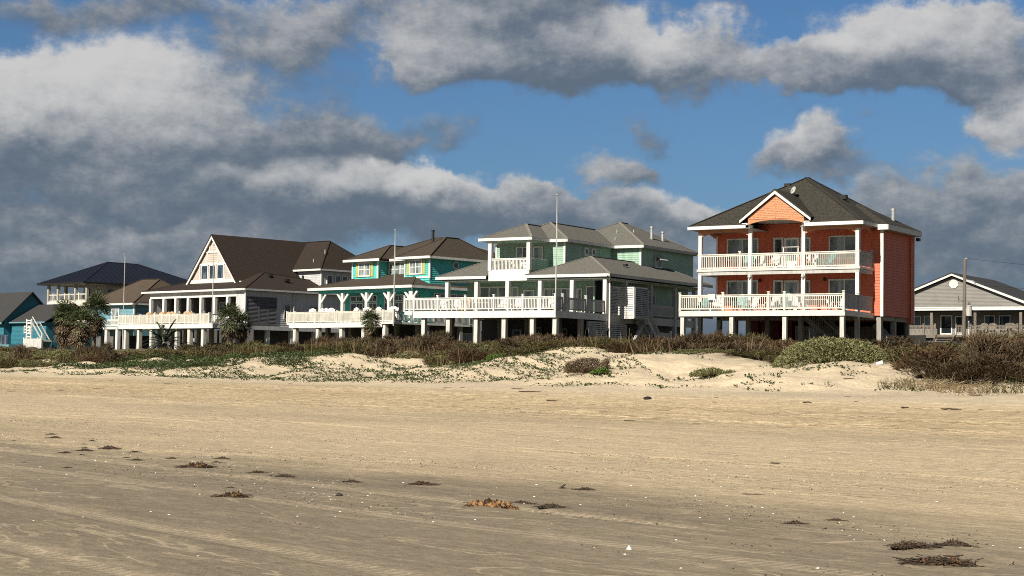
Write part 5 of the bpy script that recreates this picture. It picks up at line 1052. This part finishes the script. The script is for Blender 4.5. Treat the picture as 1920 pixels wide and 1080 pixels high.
tw = MB(); tw.box(-.27, .27, -.10, -.075, 6.42, 6.81); tw.box(-.27, .27, -.075, .11, 6.785, 6.81); tw.box(-.27, .27, .085, .11, 6.5, 6.785)
o = tw.build('towel', CREAM, None, 6.4); o.location = (c[0], c[1], 6.4); o.rotation_euler = (0, 0, CO.rz); tag(o, 'pale towel hung over the lower left railing of the coral house', 'towel')
Z = 6.38
for x, y, r in ((-12.0, 1.3, 0), (-10.4, 1.4, 20), (-6.2, 1.5, -10), (-4.4, 1.3, 15), (-1.6, 1.6, 0)): chair(MI, x, y, Z, r, 'w', 'white deck chair behind the wide railing of the pale green house', 'white chairs on the pale green house deck')
chair(MI, -11.2, 3.5, Z, -15, 't', 'tan wooden chair on the pale green house deck, left of its door', sc=1.1); chair(MI, -5.4, 3.2, Z, 25, 't', 'tan wooden chair on the pale green house deck, right of its door', sc=1.1); chair(MI, -9.2, 9.3, 10.12, 0, 'w', 'white chair on the small upper balcony of the pale green house', sc=1.1); table(MI, -10.0, 9.0, 10.12, WHCH, 'small white table on the upper balcony of the pale green house', w=.35, d=.35, h=.9); table(MI, -8.0, 2.0, Z, WHITE, 'white table in the middle of the pale green house deck', w=.8, d=.5, h=.74)
Z = 6.0
for i, (px, y) in enumerate(((-13.9, .9), (-12.6, .8), (-11.8, .8), (-10.8, .9), (-7.35, .8), (-5.3, .9), (-4.0, .8), (-2.2, .9), (-1.2, .8))): chair(TE, px, y, Z, (10, -15, 0, 20, -10, 25, -5, 0, 30)[i], 'w', 'white deck chair above the cream railing of the turquoise house', 'white chairs on the turquoise house deck', 1.45)
for y in (2.5, 4.2): chair(TE, -1.0, y, Z, 80, 'a', 'aqua chair by the side railing of the turquoise house deck', 'aqua chairs on the turquoise house deck', 1.1)
pt = empty('plant_pot', TE.W(-6.6, 3.0, Z), TE.rz, 'terracotta pot on a stand among the turquoise house chairs', 'pot'); MB().tube([(0, 0, .75), (0, 0, 1.0), (0, 0, 1.3), (0, 0, 1.34)], [.14, .22, .28, .24], 12).build('pot', TERRA, pt); MB().tube([(0, 0, 0), (0, 0, .75)], [.2, .1], 8).build('stand', WOODC, pt)
Z = 6.36
for i, px in enumerate((-15.4, -14.2, -12.4, -11.2, -9.8, -7.9, -6.9)): chair(GR, px, .9, Z, (0, -12, 10, 0, 35, -10, 20)[i], 't', 'tan wooden deck chair above the white railing of the grey house', 'tan chairs on the grey house deck', 1.5)
for px in (-4.4, -1.9): chair(GR, px, 3.0, Z, 0, 'w', 'white deck chair before the porch doors of the grey house', 'white chairs on the grey house deck', 1.2)
Z = 6.6
for x, r in ((1.3, 0), (2.4, 8), (4.0, -10), (4.9, 30)): chair(TA, x, 1.2, Z, r, 'g', 'weathered brown deck chair on the taupe house deck', 'brown chairs on the taupe house deck', 1.35)
for x in (-10.4, -7.6, -5.0, -2.0): chair(NA, x, 1.8, 11.6, 0, 'd', 'dark chair on the upper porch of the navy roofed house', 'dark chairs on the navy roofed house porch', 1.2)
# ================================================================== BEACH WRACK
WEED = mat('dark_seaweed', (.065, .044, .028), .6, .12, 9, .5, 30, .3, (.025, .017, .012)); WEEDT = mat('tan_seaweed', (.19, .105, .045), .5, .12, 14, .8, 40, .35, (.022, .013, .008), lo=.42, hi=.62); WEEDG = mat('golden_seaweed', (.36, .20, .085), .45, .12, 11, .8, 40, .4, (.035, .018, .008), lo=.42, hi=.60); STICK = mat('driftwood', (.085, .065, .045), .85, .12, 6, .4, 20, .15); SHELL = mat('shell_white', (.80, .77, .70), .4, .05, 20); PEB = mat('dark_pebble', (.035, .028, .022), .5, .1, 20)
def weed_meshes(seed, tan=False, strands=90, lumps=10, hh=.105):
    # a rough matted heap with flat blades and strands lying over and around it
    g = random.Random(seed); st = MB(); lp = MB()
    for i in range(strands):
        cx = g.uniform(-.45, .45); cy = g.gauss(0, .13); a = g.gauss(0, .40) + (pi if g.random() < .5 else 0); L = g.uniform(.08, .32); z = max(.010, g.gauss(.045, .02) * (1 - abs(cx) * 1.6)); pts = []
        for j in range(5):
            pts.append((cx, cy, max(.006, z))); a += g.gauss(0, .45); cx += cos(a) * L / 4; cy += sin(a) * L / 6; z += g.gauss(0, .010)
        if i % 3: st.tube(pts, [g.uniform(.003, .007)] * 5, 4, False)
        else:
            w = g.uniform(.008, .02)
            for p, q in zip(pts, pts[1:]): st.poly([(p[0], p[1] - w, p[2]), (p[0], p[1] + w, p[2] + .008), (q[0], q[1] + w, q[2] + .008), (q[0], q[1] - w, q[2])])
    nx, ny = 64, 22; base = 0; ph = g.uniform(0, 50); ext = .30 + .012 * lumps
    for j in range(ny + 1):
        for i in range(nx + 1):
            u = i / nx * 2 - 1; v = j / ny * 2 - 1; e = max(0, 1 - u * u - v * v * .9)
            nz = float(fbm(u * 5 + ph, v * 2.4, seed, 4)); n2 = float(vnoise(u * 20 + ph, v * 8, seed + 9))
            lp.v.append((u * ext + .03 * nz, v * .13 + .04 * float(fbm(u * 4 + ph, 3.3, seed + 2, 3)), max(-.02, e ** .6 * hh * (.35 + 1.7 * nz + 1.1 * n2) - .015)))
    for j in range(ny):
        for i in range(nx): k = j * (nx + 1) + i; lp.f.append((k, k + 1, k + nx + 2, k + nx + 1))
    return st, lp
def weed_proto(seed, tan=False, **kw):
    st, lp = weed_meshes(seed, tan, **kw); r = empty('seaweed_clump', (0, 0, -50)); st.build('strands', WEEDT if tan == 2 else WEED, r); lp.build('fronds', (WEED, WEEDT, WEEDG)[int(tan)], r); return r
WP = [weed_proto(1), weed_proto(2, False, lumps=8), weed_proto(3, True), weed_proto(4, False, strands=120, lumps=4), weed_proto(5, 2, strands=70, lumps=22, hh=.125), weed_proto(6, True, strands=170, lumps=18, hh=.075)]
WL = [(-9.13,32.71,.21),(-8.68,31.36,.31),(-9.24,30.96,.10),(-9.16,30.36,.10),(-7.7,30.31,.20),(-7.6,29.31,.13),(-7.35,28.36,.22),(-7.08,27.41,.33),(-6.77,27.81,.36),(-7.25,26.86,.23),(-6.89,26.46,.20),(-6.18,27.11,.21),(-6.02,25.81,.17),(-5.68,25.05,.22),(-5.24,25.56,.17),(-7.22,24.46,.11),(-6.27,23.35,.15),(-4.46,25.55,.25),(-4.39,24.65,.21),(-4.46,23.5,.49),(-3.45,22.55,.25),(-2.98,21.8,.30),(-3.39,20.05,.13),(-3.15,18.8,.39),(-2.0,21.0,.25),(-1.08,20.65,.34),(-.19,17.7,.60),(.93,20.0,.26),(.45,17.55,.31),(.15,18.1,.26),(3.28,16.49,.18),(2.81,16.14,.25),(3.5,14.14,.46),(3.89,14.34,.42),(3.44,13.09,.68)]
NAMED = {8: 'dark peaked seaweed clump among the flat strands at far left', 19: 'long dark brown seaweed clump left of the beach centre', 21: 'dark seaweed clump with loose strands right of the long brown one', 23: 'greyish seaweed heap nearest the bottom left sand', 25: 'shell covered seaweed clump left of the big golden one', 26: 'big golden brown seaweed clump in the middle of the wet sand', 30: 'compact dark seaweed clump on wet sand at right', 32: 'seaweed clump at lower right, left of its twin', 33: 'dark V shaped seaweed clump at lower right', 34: 'largest straw and brown seaweed clump nearest the lower right corner'}
used = set(); g = random.Random(3)
for i, (x, y, w) in enumerate(WL):
    pr = 4 if i == 26 else (5 if i in (32, 34) else (2 if i in (19, 23, 25, 34, 32) else (3 if w > .4 else g.choice((0, 1, 3))))); lab = NAMED.get(i)
    grp = None
    if not lab: lab = ('small flat dark seaweed scrap in the scatter at left' if x < -4 else 'thin dark seaweed streak on the wet sand beyond the golden clump'); grp = 'seaweed scraps at left' if x < -4 else 'seaweed streaks at centre'
    sc = w * (.92 if i == 26 else (.9 if i in (32, 33, 34) else 1.12)); loc = (x, y, ground(x, y) - .004); rz = g.uniform(-.35, .15) + (pi if g.random() < .5 else 0)
    if pr not in used: o = WP[pr]; o.location = loc; o.rotation_euler = (0, 0, rz); tag(o, lab, 'seaweed', grp); used.add(pr)
    else: o = copy_tree(WP[pr], loc, rz, None, lab, grp); tag(o, lab, 'seaweed')
    if not grp and 'group' in o: del o['group']
    o.scale = (sc, sc * 1.1, sc * (1.15 if i in (8, 19, 23, 26, 32, 33, 34) else 1.0))
for i, p in enumerate(WP):
    if i not in used:
        for c in list(p.children): bpy.data.objects.remove(c)
        bpy.data.objects.remove(p)
def stick(x, y, L, rz, label, r=.03, group=None):
    k = MB(); gg = random.Random(int(x * 100)); pts = [(-L / 2 + L * j / 5, gg.gauss(0, L * .02), r * .8 + abs(gg.gauss(0, r * .3))) for j in range(6)]; k.tube(pts, [r * .6, r, r * .9, r, r * .8, r * .4], 7)
    k.tube([(L * .1, 0, r), (L * .2, L * .05, r * 1.6), (L * .3, L * .12, r * 1.2)], [r * .5, r * .4, r * .2], 5); o = k.build('driftwood_stick', STICK); o.location = (x, y, ground(x, y)); o.rotation_euler = (0, 0, rz); tag(o, label, 'driftwood', group)
for (x, y, L, r, lab) in ((13.42, 49.91, .62, .045, 'dark straight driftwood stick on the pale sand at right'), (17.93, 63.12, .5, .04, 'driftwood stick lying farthest right before the dry grass'), (12.45, 51.72, .28, .04, 'short driftwood piece left of the straight dark stick'), (15.05, 72.91, .5, .035, 'slanted twig on the dune below the dome shrub'), (10.17, 56.17, .34, .04, 'driftwood chip below the creeping vines left of the dome shrub'), (1.44, 56.67, .4, .04, 'driftwood stick left of the black log'), (.32, 76.54, .6, .04, 'driftwood stick at the foot of the vines, farther left'), (.83, 69.73, .95, .045, 'long driftwood stick at the dune foot below the isolated shrub'), (2.49, 14.94, .16, .007, 'thin dark twig on wet sand left of the seaweed pair'), (2.89, 19.4, .26, .010, 'thin dark stick at the edge of the wet sand, right of centre'), (4.01, 24.75, .16, .018, 'short dark stick on the tan sand, right of centre')): stick(x, y, L, random.Random(L).uniform(-.4, .3), lab, r * .62)
k = MB(); k.tube([(-.045, 0, .0), (-.015, .0, .025), (.02, .01, .05), (.04, .0, .065)], [.012, .015, .012, .004], 7); k.beam((0, 0, .02), (.035, .02, .015), .012, .012); o = k.build('driftwood_stump', STICK); o.location = (.66, 20.2, ground(.66, 20.2) - .01); tag(o, 'upright dark driftwood stub right of the golden seaweed clump', 'driftwood')
gg = random.Random(2)
for i in range(46):                                          # small wrack sticks along the rutted band
    s = gg.uniform(26, 92); d = gg.uniform(29, 50) if i % 3 else gg.uniform(48, 55); x, y, z = sdw(s, d)
    if abs(x) < .33 * y: stick(x, y, gg.uniform(.15, .5), gg.gauss(0, .5), 'small dark wrack stick along the rutted sand band', gg.uniform(.006, .014), 'wrack sticks on the rutted band')
def lump(name, x, y, sx, sy, sz, m, label, cat, seed=1):
    me = bpy.data.meshes.new(name); b = bmesh.new(); bmesh.ops.create_icosphere(b, subdivisions=3, radius=1); r = random.Random(seed)
    for v in b.verts: v.co *= 1 + .12 * sin(3 * v.co.x + seed) * cos(4 * v.co.y) + r.uniform(-.03, .03); v.co = Vector((v.co.x * sx, v.co.y * sy, v.co.z * sz))
    b.to_mesh(me); b.free(); me.materials.append(m); o = bpy.data.objects.new(name, me); COL.objects.link(o); o.location = (x, y, ground(x, y) + sz * .5); return tag(o, label, cat)
lump('drift_log', 5.06, 60.5, .17, .12, .07, BLACK, 'black rounded drift log alone on the tan sand', 'log'); lump('stone', -1.96, 19.0, .045, .035, .02, PEB, 'black stone on the wet sand left of the golden seaweed', 'stone', 2); lump('stone', .93, 27.5, .06, .05, .022, PEB, 'dark stone on the tan sand in the middle of the beach', 'stone', 3)
cp = empty('plastic_cup', (17.5, 77.7, ground(17.5, 77.7) + .02), radians(-25), 'white plastic cup lying on the dune right of the dome shrub', 'cup')
c = MB(); c.tube([(-.15, 0, .08), (.15, 0, .15)], [.08, .12], 12); c.build('cup_body', WHCH, cp); c = MB(); c.tube([(.145, 0, .148), (.17, 0, .156)], [.13, .13], 12); c.build('rim', WHITE, cp)
def chip(seed, m, n=6):
    r = random.Random(seed); k = MB(); pts = [(cos(2 * pi * i / n) * r.uniform(.6, 1), sin(2 * pi * i / n) * r.uniform(.5, .9), 0) for i in range(n)]; top = [(x * .6, y * .6, .35 + r.uniform(-.1, .1)) for x, y, z in pts]; i0 = len(k.v); k.v += pts + top
    k.f.append(tuple(range(n, 2 * n)))
    for i in range(n): k.f.append((i, (i + 1) % n, n + (i + 1) % n, n + i))
    me = bpy.data.meshes.new('chip'); me.from_pydata(k.v, [], k.f); me.materials.append(m); return me
SH = [chip(i, SHELL) for i in range(3)]; PB = [chip(10 + i, PEB) for i in range(3)]
for i in range(190):
    wet = i < 100; y = (gg.uniform(12.2, 34) if i % 3 else gg.uniform(16, 24)) if wet else gg.uniform(12.2, 45); x = gg.uniform(-.33, .33) * y; s = gg.uniform(.005, .012) * (1 + y / 45) * (1.25 if wet else 1)
    if wet: inst('shell_fragment', gg.choice(SH), (x, y, ground(x, y)), gg.uniform(0, 6), (s, s, s * .7), 'tiny white shell fragment scattered on the beach sand', 'shell', 'white shell fragments on the sand')
    else: inst('pebble', gg.choice(PB), (x, y, ground(x, y)), gg.uniform(0, 6), (s, s * .7, s * .6), 'tiny dark pebble scattered on the beach sand', 'pebble', 'dark pebbles on the sand')
k = MB(); k.prism([(-.02, 0, 0), (.026, 0, 0), (.004, .0, .04)], (.01, .02, 0)); o = k.build('shell', SHELL); o.location = (1.02, 13.94, ground(1.02, 13.94)); tag(o, 'upright white triangular shell on the wet sand near the bottom edge', 'shell')

def grit(name, m, n, seed, label):
    # shell and wrack crumbs washed into broken lines along the wet sand
    r = np.random.default_rng(seed); s = r.uniform(3, 40, n * 4); d = 9 + 10 * r.random(n * 4); keep = fbm(s / 3.0, d / .7, 90, 4) > .055; s = s[keep][:n]; d = d[keep][:n]; n = len(s)
    P = np.stack([SX * s + SY * d, SY * s - SX * d, height(s, d) + .004], 1); N = unit(r.normal(0, .3, (n, 3)) + [0, 0, 1]); D = unit(np.cross(N, r.normal(0, 1, (n, 3)))); L = r.uniform(.006, .026, n)[:, None]
    o = bpy.data.objects.new(name, quad_mesh(name, P, D * L, np.cross(N, D) * L * .35, m, .7)); COL.objects.link(o); tag(o, label, 'beach litter', kind='stuff')
grit('shell_grit', SHELL, 1500, 5, 'tiny pale shell crumbs strewn over the wet sand'); grit('wrack_crumbs', WEED, 5200, 6, 'tiny dark weed crumbs strewn in lines over the wet sand')
